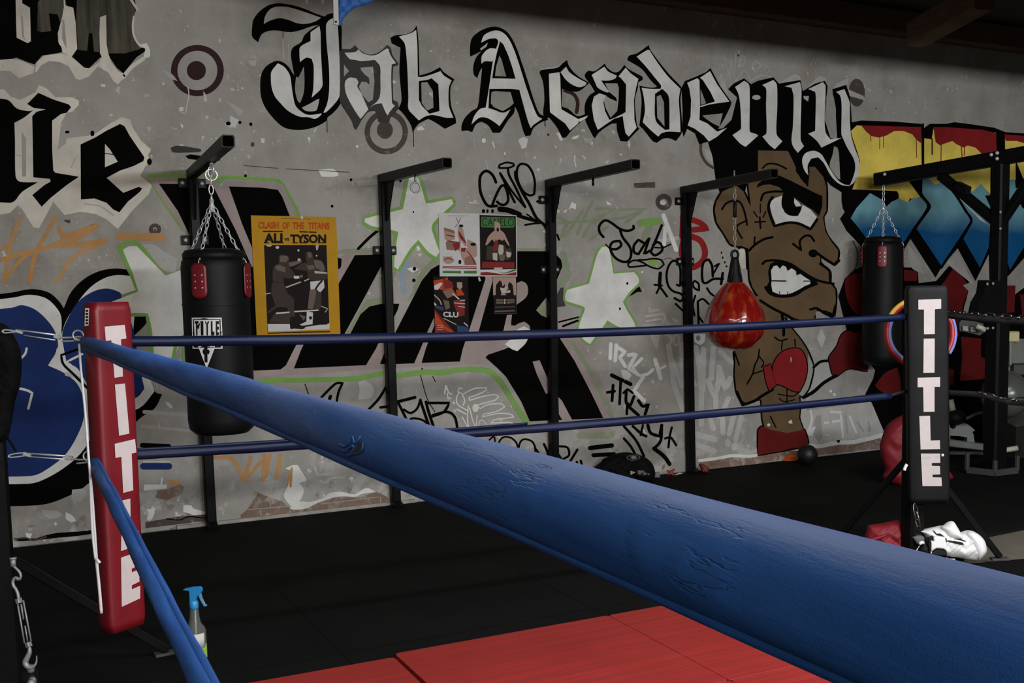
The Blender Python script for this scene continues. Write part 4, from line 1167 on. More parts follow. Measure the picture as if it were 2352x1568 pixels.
st3, s3, t3 = bag_stand((1264, 412), (1273, 1100), (1460, 377), 'black steel bag stand with bare arm, between small posters and right star', (2.18, 1.66))
st4, s4, t4 = bag_stand((1575, 428), (1587, 1075), (1778, 398), 'black steel bag stand carrying the red teardrop bag', (2.2, 1.72))
def on_arm(s, t, u):   # point on the arm whose image column is u
    lo, hi = 0., 1.
    best = min(range(401), key=lambda k: abs(proj(s.lerp(t, k/400))[0]-u)); return s.lerp(t, best/400)
def proj(p):
    d = p-EYE; x = d.x*_x.x+d.y*_y.x+d.z*_z.x; y = d.x*_x.y+d.y*_y.y+d.z*_z.y; z = d.x*_x.z+d.y*_y.z+d.z*_z.z
    return (CPX+CF*x/z, CPY+CF*y/z)
h2 = on_arm(s2, t2, 953); q = MB(); q.tube([h2-Vector((0, 0, .03)), h2-Vector((0, 0, .07))], .008, 8); ring(q, h2-Vector((0, 0, .105)), .032, .006, (0, 1, 0)); q.build('eye_hook', STEEL, st2)
h3 = on_arm(s3, t3, 1362); q = MB(); q.tube([h3-Vector((0, 0, .03)), h3-Vector((0, 0, .08))], .009, 8); q.build('eye_hook', BLACK, st3)

# ------------------------------------------------------------------ heavy bags
def heavy_bag(c, ztop, zbot, r, hook, label, tabs, name='heavy_bag'):
    root = empty(name, (c[0], c[1], zbot), label, 'punching bag', 'black cylindrical heavy bags with red tabs')
    h = ztop-zbot; q = MB()
    prof = [(r*.3, 0), (r*.8, .012), (r*.96, .04), (r, .09), (r*1.005, h*.3), (r, h*.5), (r*1.006, h*.52), (r, h*.54), (r*.995, h*.8), (r*.99, h-.05), (r*.97, h-.02), (r*.90, h)]
    q.lathe(prof, (c[0], c[1], zbot), 40, fn=lambda a, z: 1+.006*math.sin(5*a+z*6)+.004*math.sin(11*a-z*9))
    body = q.build('body', VINYL_K, root)
    q = MB(); q.lathe([(r*.93, 0), (r*.94, .03), (r*.86, .05), (r*.6, .06), (r*.1, .062)], (c[0], c[1], ztop-.01), 40); q.build('lid', VINYL_K, root)
    q = MB(); q.lathe([(r*1.012, -.006), (r*1.016, 0), (r*1.012, .006)], (c[0], c[1], zbot+h*.74), 40, cap=False); q.build('seam_band', VINYL_K, root)
    sw = Vector((c[0], c[1], ztop+.30)); q = MB()
    for k, a in enumerate(tabs):
        p = Vector((c[0]+r*1.0*math.cos(a), c[1]+r*1.0*math.sin(a), ztop-.035))
        chain(q, sw, p, .040, .0090, .0025)
    hk = Vector((c[0], c[1], hook)); chain(q, hk, sw, .055, .0115, .0030); q.tube([sw-Vector((0, 0, .05)), sw+Vector((0, 0, .02))], .012, 8)
    q.build('chain', CHROME, root)
    for a in tabs:
        q = MB(); n = 6; vs = []; fs = []; wd = .082; hh = .19
        outline = []
        for j in range(13):
            z = ztop-.03-hh*j/12; e = abs(j-6)/6; ww = wd*(1 if e < .7 else math.sqrt(max(.05, 1-((e-.7)/.32)**2)))
            for s in range(n+1):
                b_ = a+(s/n-.5)*ww/r; rr = r*1.02+.006; vs.append((c[0]+rr*math.cos(b_), c[1]+rr*math.sin(b_), z))
        for j in range(12):
            for s in range(n): fs.append([j*(n+1)+s, j*(n+1)+s+1, (j+1)*(n+1)+s+1, (j+1)*(n+1)+s])
        q.add(vs, fs, True); tb = q.build('tab', VINYL_R, root)
        md = tb.modifiers.new('s', 'SOLIDIFY'); md.thickness = .006; md.offset = -1
        q = MB()
        for j in range(3):
            for s in (-1, 1):
                b_ = a+s*.018/r; rr = r*1.02+.007; z = ztop-.095-.034*j
                bolt(q, (c[0]+rr*math.cos(b_), c[1]+rr*math.sin(b_), z), (math.cos(b_), math.sin(b_), 0), .0075, .005)
        q.build('rivet', CHROME, tb, each=True)
    return root, body
h1 = on_arm(s1, t1, 485); ztop = at_y(498, 592, h1.y).z; zbot = at_y(505, 998, h1.y).z
# angle that faces the camera from the bag centre
def face(c): return math.atan2(-c[1], -c[0])
c1 = at_y(502, 800, h1.y); f1 = face(c1)
hb1, body1 = heavy_bag((c1.x, c1.y), ztop, zbot, .176, h1.z-.06, 'black heavy bag with white logo, hanging left of the yellow poster', [f1-.46, f1+1.13, f1+2.68, f1-2.1])
q = MB(); q.tube([h1-Vector((0, 0, .028)), h1-Vector((0, 0, .05))], .010, 8); ring(q, h1-Vector((0, 0, .07)), .026, .007, (1, .2, 0)); ring(q, h1-Vector((.004, 0, .1)), .03, .006, (.2, 1, 0)); q.build('eye_hook', CHROME, st1)
fl = Flat(surffn([body1], .0015, .0003)); lw = mat('logo_white', (.66, .66, .65), .5)
fl.poly(subdiv(cr('B', (1728, 1290), (1995, 1290), (2003, 1455), (2003, 1570), (1735, 1570)), 4), lw, 0)
fl.poly(subdiv(cr('B', (1740, 1303), (1985, 1303), (1992, 1560), (1748, 1560)), 4), VINYL_K, 1)
fl.poly(subdiv(cr('B', (1748, 1310), (1975, 1310), (1982, 1455), (1754, 1455)), 4), lw, 2)
for k, s_ in enumerate('TITLE'):
    x = 1754+k*46; y0, y1 = 1318, 1452
    pts = {'T': [(0, 0), (38, 0), (38, 24), (27, 24), (29, 134), (14, 134), (12, 24), (0, 24)], 'I': [(6, 0), (34, 0), (36, 134), (10, 134)],
           'L': [(4, 0), (22, 0), (24, 98), (42, 98), (42, 134), (6, 134)], 'E': [(2, 0), (38, 0), (38, 30), (18, 30), (18, 52), (36, 52), (36, 80), (20, 80), (20, 104), (40, 104), (40, 134), (4, 134)]}[s_]
    fl.poly(cr('B', *[(x+a*.86+3, y0+b_*.97+3) for a, b_ in pts]), VINYL_K, 3)
fl.poly(subdiv(cr('C', (1770, -60), (1940, -60), (1930, 8), (1862, 182)), 4), lw, 1)
fl.poly(subdiv(cr('C', (1838, -60), (1868, -60), (1870, 125), (1843, 125)), 4), VINYL_K, 2)
fl.poly(cr('C', (1740, -60), (1752, -60), (1845, 128), (1836, 140)), VINYL_K, 2)
fl.build('logo', hb1)
hb = None

# teardrop bag
h4 = on_arm(s4, t4, 1687); c4 = at_y(1688, 730, h4.y); zb = at_y(1688, 806, h4.y).z; zt = at_y(1688, 647, h4.y).z; H = zt-zb
root = empty('teardrop_bag', (c4.x, c4.y, zb), 'glossy red teardrop bag hanging in front of the painted boxer', 'punching bag')
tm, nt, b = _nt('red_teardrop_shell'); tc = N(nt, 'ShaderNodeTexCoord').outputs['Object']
mq = N(nt, 'ShaderNodeMapping'); mq.inputs['Scale'].default_value = (14, 14, 3); L(nt, tc, mq.inputs[0]); n_ = noise(nt, mq.outputs[0], 1, 4, .6); L(nt, mixc(nt, mapr(nt, n_, .5, .72), (.20, .006, .005), (.36, .075, .01)), b.inputs['Base Color'])  # orange streaks stretched vertically through the red base colour
b.inputs['Roughness'].default_value = .16; b.inputs['Coat Weight'].default_value = .6; b.inputs['Coat Roughness'].default_value = .08
q = MB(); R_ = .228
prof = [(0.01, 0), (.35, .02), (.62, .07), (.84, .16), (.96, .27), (1., .38), (.975, .48), (.89, .60), (.75, .72), (.58, .83), (.42, .92), (.30, .98), (.22, 1.)]
pf = []
for i in range(len(prof)-1):
    for s in range(3): pf.append(tuple(prof[i][k]+(prof[i+1][k]-prof[i][k])*s/3 for k in (0, 1)))
pf.append(prof[-1])
def pleat(a, z):
    k = max(0, min(1, (z/H-.38)/.5)); return 1+.15*k*abs(math.sin(a*4.5+.4))-.09*k
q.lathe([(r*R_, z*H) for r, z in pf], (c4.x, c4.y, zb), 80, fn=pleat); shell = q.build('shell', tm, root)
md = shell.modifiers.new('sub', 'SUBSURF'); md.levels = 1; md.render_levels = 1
nk = at_y(1688, 588, h4.y).z; q = MB()
q.lathe([(.056, -.01), (.053, .01), (.038, .05), (.030, .10), (.026, .15), (.030, .17)], (c4.x, c4.y, zt), 16); ring(q, (c4.x, c4.y, nk+.01), .030, .010, (0, 1, 0))
for k in range(4):
    a = k*math.pi/2+.5; q.tube([(c4.x+.057*math.cos(a), c4.y+.057*math.sin(a), zt+.0), (c4.x+.02*math.cos(a), c4.y+.02*math.sin(a), zt+.18)], .008, 6)
q.build('harness', RUBBER, root)
q = MB(); zz = h4.z-.05; chain(q, (c4.x, c4.y, nk+.03), (c4.x, c4.y, zz), .05, .011, .003); q.build('chain', STEEL, root)
q = MB(); q.tube([(h4.x, h4.y, h4.z+.075), (h4.x, h4.y, h4.z-.06)], .006, 8); q.build('eye_bolt', STEEL, st4)
q = MB(); q.tube([(c4.x, c4.y, nk+.40), (c4.x, c4.y, nk+.28)], .014, 8); q.build('swivel', RUBBER, root)

# ------------------------------------------------------------------ far free standing rack and its bag
pb = at_z(2284, 1086, 0); zr = at_y(2291, 362, pb.y).z
def solve_y(u, v, z):
    return at_z(u, v, z)
be = at_y(2014, 413, 7.42)
root = empty('bag_rack', (pb.x, pb.y, 0), 'tall black steel rack with cantilever beam and braces, at the right', 'bag rack')
q = MB(); q.bar(pb, (pb.x, pb.y, zr-.05), .105, .105, up=(0, 1, 0)); q.build('post', BLACK, root)
q = MB(); q.bar(pb, (pb.x, pb.y, 1.28), .145, .145, up=(0, 1, 0)); q.build('post_sleeve', BLACK, root)
pt = Vector((pb.x, pb.y, zr)); d = (pt-be).normalized(); fe = pt+d*1.7
q = MB(); q.bar(be, fe, .10, .11); bm_ = q.build('beam', BLACK, root)
q = MB()
for k, (u, v) in enumerate(((2273, 355), (2286, 351), (2286, 364), (2031, 400))):
    lam = on_arm(be, fe, u); pp = lam+Vector((-.6, -.75, 0)).normalized()*.075; bolt(q, (pp.x, pp.y, at_y(u, v, pp.y).z), (-.6, -.75, 0), .016, .012)
q.build('bolt', STEEL, bm_, each=True)
k1 = on_arm(be, pt, 2160); q = MB(); q.bar(k1-Vector((0, 0, .05)), (pb.x, pb.y, at_y(2275, 515, pb.y).z), .06, .075, up=(0, 1, 0)); q.build('brace', BLACK, root)
k2 = on_arm(pt, fe, 2345); q = MB(); q.bar(on_arm(pt, fe, 2400)-Vector((0, 0, .05)), (pb.x, pb.y, at_y(2275, 515, pb.y).z), .06, .075, up=(0, 1, 0)); q.build('brace', BLACK, root)
e1_ = at_y(2200, 425, pb.y+.30); e2_ = at_y(2224, 437, pb.y+.15); q = MB(); q.bar(e1_, e2_, .05, .06); q.build('band_peg', BLACK, root)
q = MB(); gp_ = planefn((pb.x, pb.y-.08, 0), (0, -1, 0), 0, 0); P_ = [gp_(u, v, 0) for u, v in ((2266, 643), (2312, 645), (2312, 725), (2242, 725), (2249, 694), (2262, 672))]
q.prism(P_, (0, .09, 0)); q.build('collar', BLACK, root)
q = MB(); 
for (u, v) in ((2267, 652), (2280, 651), (2268, 754), (2280, 753), (2297, 487), (2297, 525)): bolt(q, at_y(u, v, pb.y-.085), (0, -1, 0), .012, .01)
q.build('bolt', STEEL, root, each=True)
GREY = mat('grey_painted_steel', (.04, .04, .038), .6, 0, .2, 10)
fp = [at_z(u, v, .03) for u, v in ((2221, 1079), (2285, 1086), (2336, 1080))]
q = MB(); q.bar(fp[0], fp[1], .03, .05); q.bar(fp[1], fp[2], .03, .05)
for p_, hh in zip(fp, (.14, .10, .12)): q.bar(p_, p_+Vector((0, 0, hh)), .03, .03)
q.build('foot_frame', GREY, root)
hk = on_arm(be, pt, 2030); c2 = at_y(2031, 700, hk.y); zt2 = at_y(2031, 556, hk.y).z; zb2 = at_y(2031, 838, hk.y).z; f2 = face(c2)
hb2, body2 = heavy_bag((hk.x, hk.y), zt2, zb2, 45/2585*(hk-EYE).length*1.0*.97, hk.z-.06, 'black heavy bag hanging from the far rack beside the black corner pad', [f2-.02, f2+1.57, f2+3.1, f2-1.6])

# ------------------------------------------------------------------ ring
BLUE = None
m_, nt, b = _nt('blue_rope_sleeve'); tc = N(nt, 'ShaderNodeTexCoord').outputs['Object']
mp = N(nt, 'ShaderNodeMapping'); mp.inputs['Scale'].default_value = (1, .12, 1); L(nt, tc, mp.inputs[0])
n1 = noise(nt, mp.outputs[0], 26, 6, .62); n2 = noise(nt, tc, 900, 2)
cb_ = mixc(nt, mapr(nt, n1, .35, .68), (.009, .050, .195), (.016, .076, .26))
cb_ = mixc(nt, mapr(nt, noise(nt, mp.outputs[0], 9, 4), .58, .72, 0, .30), cb_, (.10, .15, .32))
L(nt, cb_, b.inputs['Base Color']); b.inputs['Roughness'].default_value = .58; b.inputs['Specular IOR Level'].default_value = .2
hsum = mth(nt, 'ADD', noise(nt, mp.outputs[0], 60, 7, .7), mth(nt, 'MULTIPLY', n2, .12)); _r = noise(nt, mp.outputs[0], 62, 4, .6); ridge = mapr(nt, mth(nt, 'ABSOLUTE', mth(nt, 'SUBTRACT', _r, .5)), 0, .02, 0, 1)
msk = mapr(nt, noise(nt, tc, 9, 2), .5, .62); hsum = mth(nt, 'ADD', hsum, mth(nt, 'MULTIPLY', mth(nt, 'MULTIPLY', ridge, msk), .7))
bump(nt, b, hsum, .5, .0022)
BLUE = m_
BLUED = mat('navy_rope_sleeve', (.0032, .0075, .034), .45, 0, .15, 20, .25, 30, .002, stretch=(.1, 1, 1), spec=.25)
def rope_mesh(mb, a, c, r, sag=0, n=90, seed=0, amp=.06, r_end=None, m=20):
    rnd = random.Random(seed); ph = [rnd.uniform(0, 6.28) for _ in range(6)]
    a = Vector(a); c = Vector(c); d = (c-a).normalized(); s = d.cross(Vector((0, 0, 1))).normalized(); u = s.cross(d)
    L0 = (c-a).length; vs = []; fs = []
    for i in range(n+1):
        t = i/n; p = a.lerp(c, t)-Vector((0, 0, sag*4*t*(1-t))); z = t*L0
        for k in range(m):
            th = k*math.tau/m
            rr = (r if not r_end else r+(r_end-r)*t)*(1+amp*math.sin(2*th+z*3+ph[0])*.5+amp*.6*math.sin(3*th-z*7+ph[1])+amp*.5*math.sin(z*11+ph[2])*math.cos(th+ph[3])+amp*.25*math.sin(5*th+z*19+ph[4]))
            vs.append(p+s*math.cos(th)*rr+u*math.sin(th)*rr)
    for i in range(n):
        fs += [[i*m+k, i*m+(k+1) % m, (i+1)*m+(k+1) % m, (i+1)*m+k] for k in range(m)]
    fs += [list(range(m-1, -1, -1)), [n*m+k for k in range(m)]]
    mb.add(vs, fs, True)
KT = Vector((.331, 4.655, 1.379)); KL = at_d(210, 1050, 4.235); BT = Vector((4.30, 4.53, 1.370)); BL = Vector((4.244, 4.519, .950))
def rope(name, a, c, r, label, m, sag=.0, group='blue covered ring ropes', **k):
    q = MB(); rope_mesh(q, a, c, r, sag, **k); o = q.build(name, m)
    return tag(o, label, 'ring rope', group)
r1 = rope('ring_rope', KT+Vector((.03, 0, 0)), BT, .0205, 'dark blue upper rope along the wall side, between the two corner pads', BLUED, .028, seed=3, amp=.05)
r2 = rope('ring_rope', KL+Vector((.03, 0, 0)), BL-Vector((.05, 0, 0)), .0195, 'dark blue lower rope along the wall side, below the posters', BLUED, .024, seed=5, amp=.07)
q = MB(); off = Vector((0, -.008, .0205)); rope_mesh(q, KL+Vector((.03, 0, 0))+off, KL.lerp(BL, .45)+off-Vector((0, 0, .018)), .006, .006, seed=8); q.build('sleeve_seam', BLUED, r2)
NE = Vector((.272, -.75, 1.497))
q = MB(); rope_mesh(q, KT, NE, .0215, 0, r_end=.0272, n=320, seed=11, amp=.045, m=36); r3 = q.build('ring_rope', BLUE)
tag(r3, 'bright blue upper rope running close past the camera from the red corner pad', 'ring rope', 'blue covered ring ropes')
q = MB(); o_ = Vector((-.011, 0, -.0225)); rope_mesh(q, KT+o_*.9, NE+o_, .0092, 0, r_end=.0040, n=320, seed=12, amp=.12, m=14); q.build('sleeve_seam', BLUE, r3)
PN = at_d(463, 1568, 1.83); dl = (PN-KL); NL = KL+dl*1.75
q = MB(); rope_mesh(q, KL, NL, .0185, 0, n=160, seed=21, amp=.07, m=24); r4 = q.build('ring_rope', BLUE)
tag(r4, 'bright blue lower rope dropping in front of the red corner pad', 'ring rope', 'blue covered ring ropes')
q = MB(); rope_mesh(q, KL+Vector((.010, 0, .012)), NL+Vector((.013, 0, .013)), .008, 0, n=160, seed=22, amp=.12, m=12); q.build('sleeve_seam', BLUE, r4)
# tear in the near sleeve
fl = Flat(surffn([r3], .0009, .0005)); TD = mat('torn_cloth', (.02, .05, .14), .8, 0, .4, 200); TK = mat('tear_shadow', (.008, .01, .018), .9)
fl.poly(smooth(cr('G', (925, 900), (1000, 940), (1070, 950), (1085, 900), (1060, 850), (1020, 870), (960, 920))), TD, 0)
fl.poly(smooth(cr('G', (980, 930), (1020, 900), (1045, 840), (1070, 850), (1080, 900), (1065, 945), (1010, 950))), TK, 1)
tr_ = fl.build('tear', r3)
q = MB(); f_ = surffn([r3], .0012, 0); pts = [f_(*p, 0) for p in cr('G', (940, 965), (1000, 945), (1050, 935), (1080, 900), (1085, 850))]
q.tube(smoothpts3(pts), .0007, 6); pts = [f_(*p, 0) for p in cr('G', (870, 860), (920, 880), (960, 850), (990, 800), (1010, 850), (1040, 830), (1060, 800))]; q.tube(smoothpts3(pts), .0010, 6)
pts = [f_(*p, 0) for p in cr('G', (880, 900), (930, 920), (970, 890), (1000, 880))]; q.tube(smoothpts3(pts), .0012, 6); q.build('frayed_edge', BLUE, tr_)
# right-hand side ropes, dark, leaving the black corner
DCH = mat('dark_chain', (.22, .22, .21), .28, 1, .3, 60)
DR = mat('dark_rope', (.014, .012, .014), .55, 0, .3, 30, .4, 40, .003)
ra = at_d(2168, 722, 6.15); rb = at_x(2365, 738, ra.x+.06); rc = at_x(2700, 742, ra.x+.08)
q = MB(); q.tube(smoothpts3([ra, at_x(2210, 727, ra.x+.01), at_x(2280, 733, ra.x+.03), rb, rc]), .0185, 12); o = q.build('ring_rope', DR); tag(o, 'black upper rope leaving the black corner pad to the right', 'ring rope', 'black ropes on the right side')
q = MB(); off = Vector((-.012, 0, .017)); chain(q, ra+off, at_x(2250, 728, ra.x+.02)+off, .05, .008, .003); chain(q, at_x(2250, 729, ra.x+.02)+off, rb+off, .06, .013, .0038); q.build('chain', DCH, o)
ra = at_d(2166, 902, 6.15); rb = at_x(2365, 926, ra.x+.06); rc = at_x(2700, 936, ra.x+.08); rm_ = at_x(2250, 906, ra.x+.02); rn = at_x(2305, 920, ra.x+.04)
q = MB(); q.tube(smoothpts3([ra, rm_, rn, rb, rc]), .015, 12); o = q.build('ring_rope', DR); tag(o, 'black lower rope leaving the black corner pad, chain wrapped', 'ring rope', 'black ropes on the right side')
q = MB(); chain(q, rm_+off*.8, rn+off*.8, .05, .010, .0035); chain(q, rn+off*.8, rb+off*.8, .07, .014, .004); q.build('chain', DCH, o)
q = MB(); q.tube([BL-Vector((.06, 0, 0)), BL+Vector((.10, .02, .02))], .010, 8); tag(q.build('rope_connector', RUBBER), 'black end fitting joining lower blue rope to black post', 'rope fitting')

def corner_pad(name, tl, ang, w, h, th, m, label, letters, lean=0):
    """tl: world point of top left front edge; ang: heading of the front face's left-to-right direction"""
    dx = Vector((math.cos(ang), math.sin(ang), 0)); nm = Vector((dx.y, -dx.x, 0)); up = Vector((0, 0, 1))
    root = empty(name, tl-up*h, label, 'corner pad', 'corner post pads with stacked letters')
    q = MB(); nx, nz = 9, 40; vs = []; fs = []; bev = .014
    loop = []
    for i in range(nx): loop.append((w*i/(nx-1), 0.0))
    prof = [(bev, 0), (w*.25, 0), (w*.5, 0), (w*.75, 0), (w-bev, 0), (w-bev*.3, -bev*.3), (w, -bev), (w, -th+bev), (w-bev, -th), (bev, -th), (0, -th+bev), (0, -bev), (bev*.3, -bev*.3)]
    k = len(prof); rnd = random.Random(4)
    for j in range(nz+1):
        z = h*j/nz; e = min(z, h-z); q_ = bev*.6*max(0, 1-e/bev) if e < bev else 0
        wob = .0006*math.sin(z*23+1)
        for (x, y) in prof:
            xx = x+(q_ if x < w*.3 else -q_ if x > w*.7 else 0); yy = y*(1 if e > .001 else .9)+(wob if y > -.02 else 0)
            vs.append(tl-up*h+dx*(xx+lean*(1-z/h))+nm*yy+up*z)
    for j in range(nz): fs += [[j*k+t, j*k+(t+1) % k, (j+1)*k+(t+1) % k, (j+1)*k+t] for t in range(k)]
    fs += [list(range(k)), [nz*k+t for t in range(k-1, -1, -1)]]
    q.add(vs, fs, True); body = q.build('cushion', m, root)
    for p_ in body.data.polygons[-2:]: p_.use_smooth = False
    for s_, ck, pts in letters:
        fl = Flat(surffn([body], .0022, .0003)); fl.poly(subdiv(cr(ck, *pts), 6), APPL, 1); o = fl.build('letter_'+s_.lower(), root)
        md = o.modifiers.new('s', 'SOLIDIFY'); md.thickness = .0012; md.offset = 0
    return root, body
tl = at_d(218, 695, 4.02)
lets = [('T', 'B', [(938, 1372), (1118, 1355), (1133, 1478), (1084, 1486), (1102, 1820), (1026, 1832), (998, 1495), (948, 1500)]),
 ('I', 'C', [(1030, 325), (1120, 315), (1160, 765), (1068, 785)]),
 ('T', 'C', [(1028, 858), (1210, 815), (1223, 935), (1180, 945), (1195, 1275), (1105, 1300), (1088, 975), (1035, 985)]),
 ('L', 'C', [(1095, 1368), (1168, 1350), (1172, 1660), (1242, 1640), (1250, 1765), (1085, 1822)]),
 ('E', 'D', [(1085, 440), (1240, 385), (1245, 505), (1180, 540), (1182, 572), (1248, 545), (1250, 655), (1182, 688), (1182, 725), (1257, 693), (1257, 805), (1092, 882)])]
redpad, rbody = corner_pad('corner_pad', tl, R2(33.6), .157, 1.215, .080, VINYL_R, 'red corner pad with white stacked letters, at the left ring corner', lets, lean=-.010)
tl2 = at_d(2083, 656, 6.02)
lets = [('T', 'L', [(1400, 1130), (1605, 1123), (1605, 1210), (1548, 1215), (1547, 1438), (1450, 1440), (1450, 1217), (1400, 1217)]),
 ('I', 'L', [(1448, 1480), (1547, 1478), (1545, 1786), (1445, 1788)]),
 ('T', 'M', [(1393, 263), (1595, 258), (1595, 345), (1545, 345), (1545, 568), (1447, 570), (1443, 348), (1393, 348)]),
 ('L', 'M', [(1408, 608), (1505, 605), (1510, 828), (1593, 825), (1595, 905), (1420, 908)]),
 ('E', 'M', [(1422, 945), (1595, 945), (1597, 1028), (1520, 1030), (1520, 1055), (1594, 1058), (1596, 1132), (1527, 1135), (1527, 1158), (1607, 1160), (1612, 1238), (1437, 1238)])]
blkpad, bbody = corner_pad('corner_pad', tl2, R2(-30.5), .225, 1.185, .075, VINYL_K, 'black corner pad with white stacked letters, at the far ring corner', lets, lean=.03)
# tag sewn on the red pad's side, and its tie cord
fl = Flat(surffn([rbody], .0012, .0003)); fl.poly(subdiv(cr('B', (768, 1206), (806, 1206), (800, 1360), (764, 1368)), 5), lw, 0)
for k in range(5):
    fl.poly(cr('B', (772, 1222+k*28), (798, 1220+k*28), (797, 1236+k*28), (776, 1240+k*28)), VINYL_K, 1)
fl.build('sewn_tag', redpad)
def tubepx(mb, pts, r, sub=5): mb.tube(smoothpts3([at_d(u, v, dd) for u, v, dd in pts], sub), r, 8)
q = MB(); tubepx(q, [(182, 790, 4.1), (186, 850, 4.05), (196, 950, 4.0), (203, 1045, 3.96), (207, 1095, 3.95), (209, 1160, 3.94), (213, 1230, 3.93), (219, 1283, 3.93)], .0042)
tubepx(q, [(207, 1095, 3.96), (212, 1150, 3.96), (217, 1220, 3.96), (222, 1290, 3.96), (228, 1350, 3.96), (233, 1408, 3.96)], .0052)
tubepx(q, [(220, 1283, 3.94), (225, 1288, 3.93), (229, 1293, 3.93)], .006); q.build('tie_cord', CORD, redpad)

# corner posts
def post(name, base, w, h, label, braces, plate=True):
    root = empty(name, base, label, 'ring corner post', 'black square ring corner posts')
    q = MB(); q.bar(base, base+Vector((0, 0, h)), w, w, up=(0, 1, 0)); q.build('column', BLACK, root)
    q = MB(); q.box(base+Vector((0, 0, h+.006)), w*1.02, w*1.02, .012); q.build('cap', RUBBER, root)
    q = MB(); q.box(base+Vector((0, 0, .006)), w*2.2, w*2.2, .012); pl_ = q.build('base_plate', BLACK, root)
    q = MB()
    for sx_ in (-1, 1):
        for sy_ in (-1, 1): bolt(q, base+Vector((sx_*w*.85, sy_*w*.85, .012)), (0, 0, 1), .014, .03)
    q.build('bolt', STEEL, pl_, each=True)
    for z, foot in braces:
        foot = Vector(foot); q = MB(); q.bar(base+Vector((0, 0, z)), foot+Vector((0, 0, .02)), .034, .034); br = q.build('brace', BLACK, root)
        d = (foot-base); d.z = 0; d.normalize(); q = MB(); q.bar(foot-d*.05+Vector((0, 0, .008)), foot+d*.05+Vector((0, 0, .008)), .05, .012); q.build('foot_plate', GREY, br)
    return root
lp = at_d(-14, 1100, 4.42); lp.z = 0; zl = at_d(-30, 660, (lp-EYE).length).z
cl = Vector((lp.x, lp.y, 0)); zb_ = at_y(30, 1262, lp.y).z
lpost = post('corner_post', cl, .10, at_y(0, 662, lp.y).z, 'black corner post at the left frame edge, behind the red pad', [(zb_, at_z(384, 1503, 0))])
rp = at_d(2095, 1250, 6.27); rp.z = 0; zb_ = at_y(2062, 1040, rp.y).z
rpost = post('corner_post', Vector((rp.x, rp.y, 0)), .10, 1.46, 'black corner post behind the black pad', [(zb_, at_z(1908, 1262, 0)), (.66, at_z(2296, 1286, 0))])
# dark webbing drooping round the left post
WEB = mat('black_webbing', (.005, .005, .005), .85, 0, .3, 60, .4, 80, .003, spec=.05)
q = MB(); tubepx(q, [(8, 640+360, 4.25), (20, 1010, 4.22), (36, 1035, 4.2)], .004); q.build('cord', WEB, lpost)

def turnbuckle(name, a, c, label, group, m, hooks=True, body=(.28, .78), scale=1.):
    a = Vector(a); c = Vector(c); d = (c-a).normalized(); s = d.cross(Vector((0, 0, 1))); s = (s if s.length > .1 else Vector((1, 0, 0))).normalized()
    u = s.cross(d).normalized(); root = empty(name, a.lerp(c, .5), label, 'turnbuckle', group)
    p = a.lerp(c, body[0]); r = a.lerp(c, body[1]); k = .011*scale; q = MB()
    for sg in (-1, 1): q.bar(p+u*k*sg, r+u*k*sg, .005*scale, .007*scale)
    for e in (p, r): q.bar(e-d*.010, e+d*.010, .017*scale, .030*scale, up=u)
    q.build('body', m, root)
    for e, f, sg in ((p, a, -1), (r, c, 1)):
        q = MB(); dd = d*sg; tip = f-dd*.018*scale; pts = [e-dd*.04*scale, tip]
        for t in range(10):
            an = math.pi*1.5*t/9; pts.append(tip+dd*(.018*scale)+(-dd*math.cos(an)+u*math.sin(an))*(.018*scale))
        q.tube(smoothpts3(pts, 3), .0048*scale, 8); q.build('hook', m, root)
    return root

def tbx(label, group, m, ck, dep, rods, nuts, hooks, name='turnbuckle'):
    ox, oy, k = CROPS[ck]; P = lambda x, y, d=dep: at_d(ox+x/k, oy+y/k, d)
    root = empty(name, P(*rods[0][0]), label, 'turnbuckle', group); sc_ = dep/2585/k
    q = MB()
    for a, c, r in rods: q.tube([P(*a), P(*c)], r*sc_, 8)
    for a, c, r in nuts: q.bar(P(*a), P(*c), r*2*sc_, r*2*sc_)
    q.build('body', m, root)
    for pts, r in hooks:
        q = MB(); pp = smoothpts3([P(*p) for p in pts], 4)
        q.tube(pp, [x*sc_ for x in r] if isinstance(r, list) else r*sc_, 8); q.build('hook', m, root)
    return root
CROPS.update({'HH': (0, 640, 7.842), 'GG': (0, 1240, 4.783)})
g_ = 'chrome turnbuckles at the left corner'
tbx('chrome turnbuckle tying the upper rope to the left post', g_, CHROME, 'HH', 4.2, [((330, 922), (1030, 1015), 15), ((430, 1018), (1000, 1105), 10)], [((285, 935), (400, 975), 24), ((985, 1030), (1085, 1062), 34)],
 [([(300, 950), (200, 930), (90, 920), (40, 945), (90, 975), (200, 965), (290, 958)], 13), ([(1080, 1062), (1250, 1058), (1400, 1045), (1480, 1062), (1420, 1100), (1300, 1120), (1120, 1125)], 16)])
tbx('chrome turnbuckle tying the lower rope to the left post', g_, CHROME, 'C', 4.2, [((235, 943), (625, 970), 8), ((235, 972), (620, 1000), 6)], [((215, 945), (275, 965), 13), ((595, 978), (650, 990), 17)],
 [([(230, 940), (150, 945), (80, 962), (90, 980), (160, 975), (240, 962)], 7), ([(650, 990), (700, 1000), (790, 1000), (830, 1010), (780, 1025), (690, 1035)], 8)])
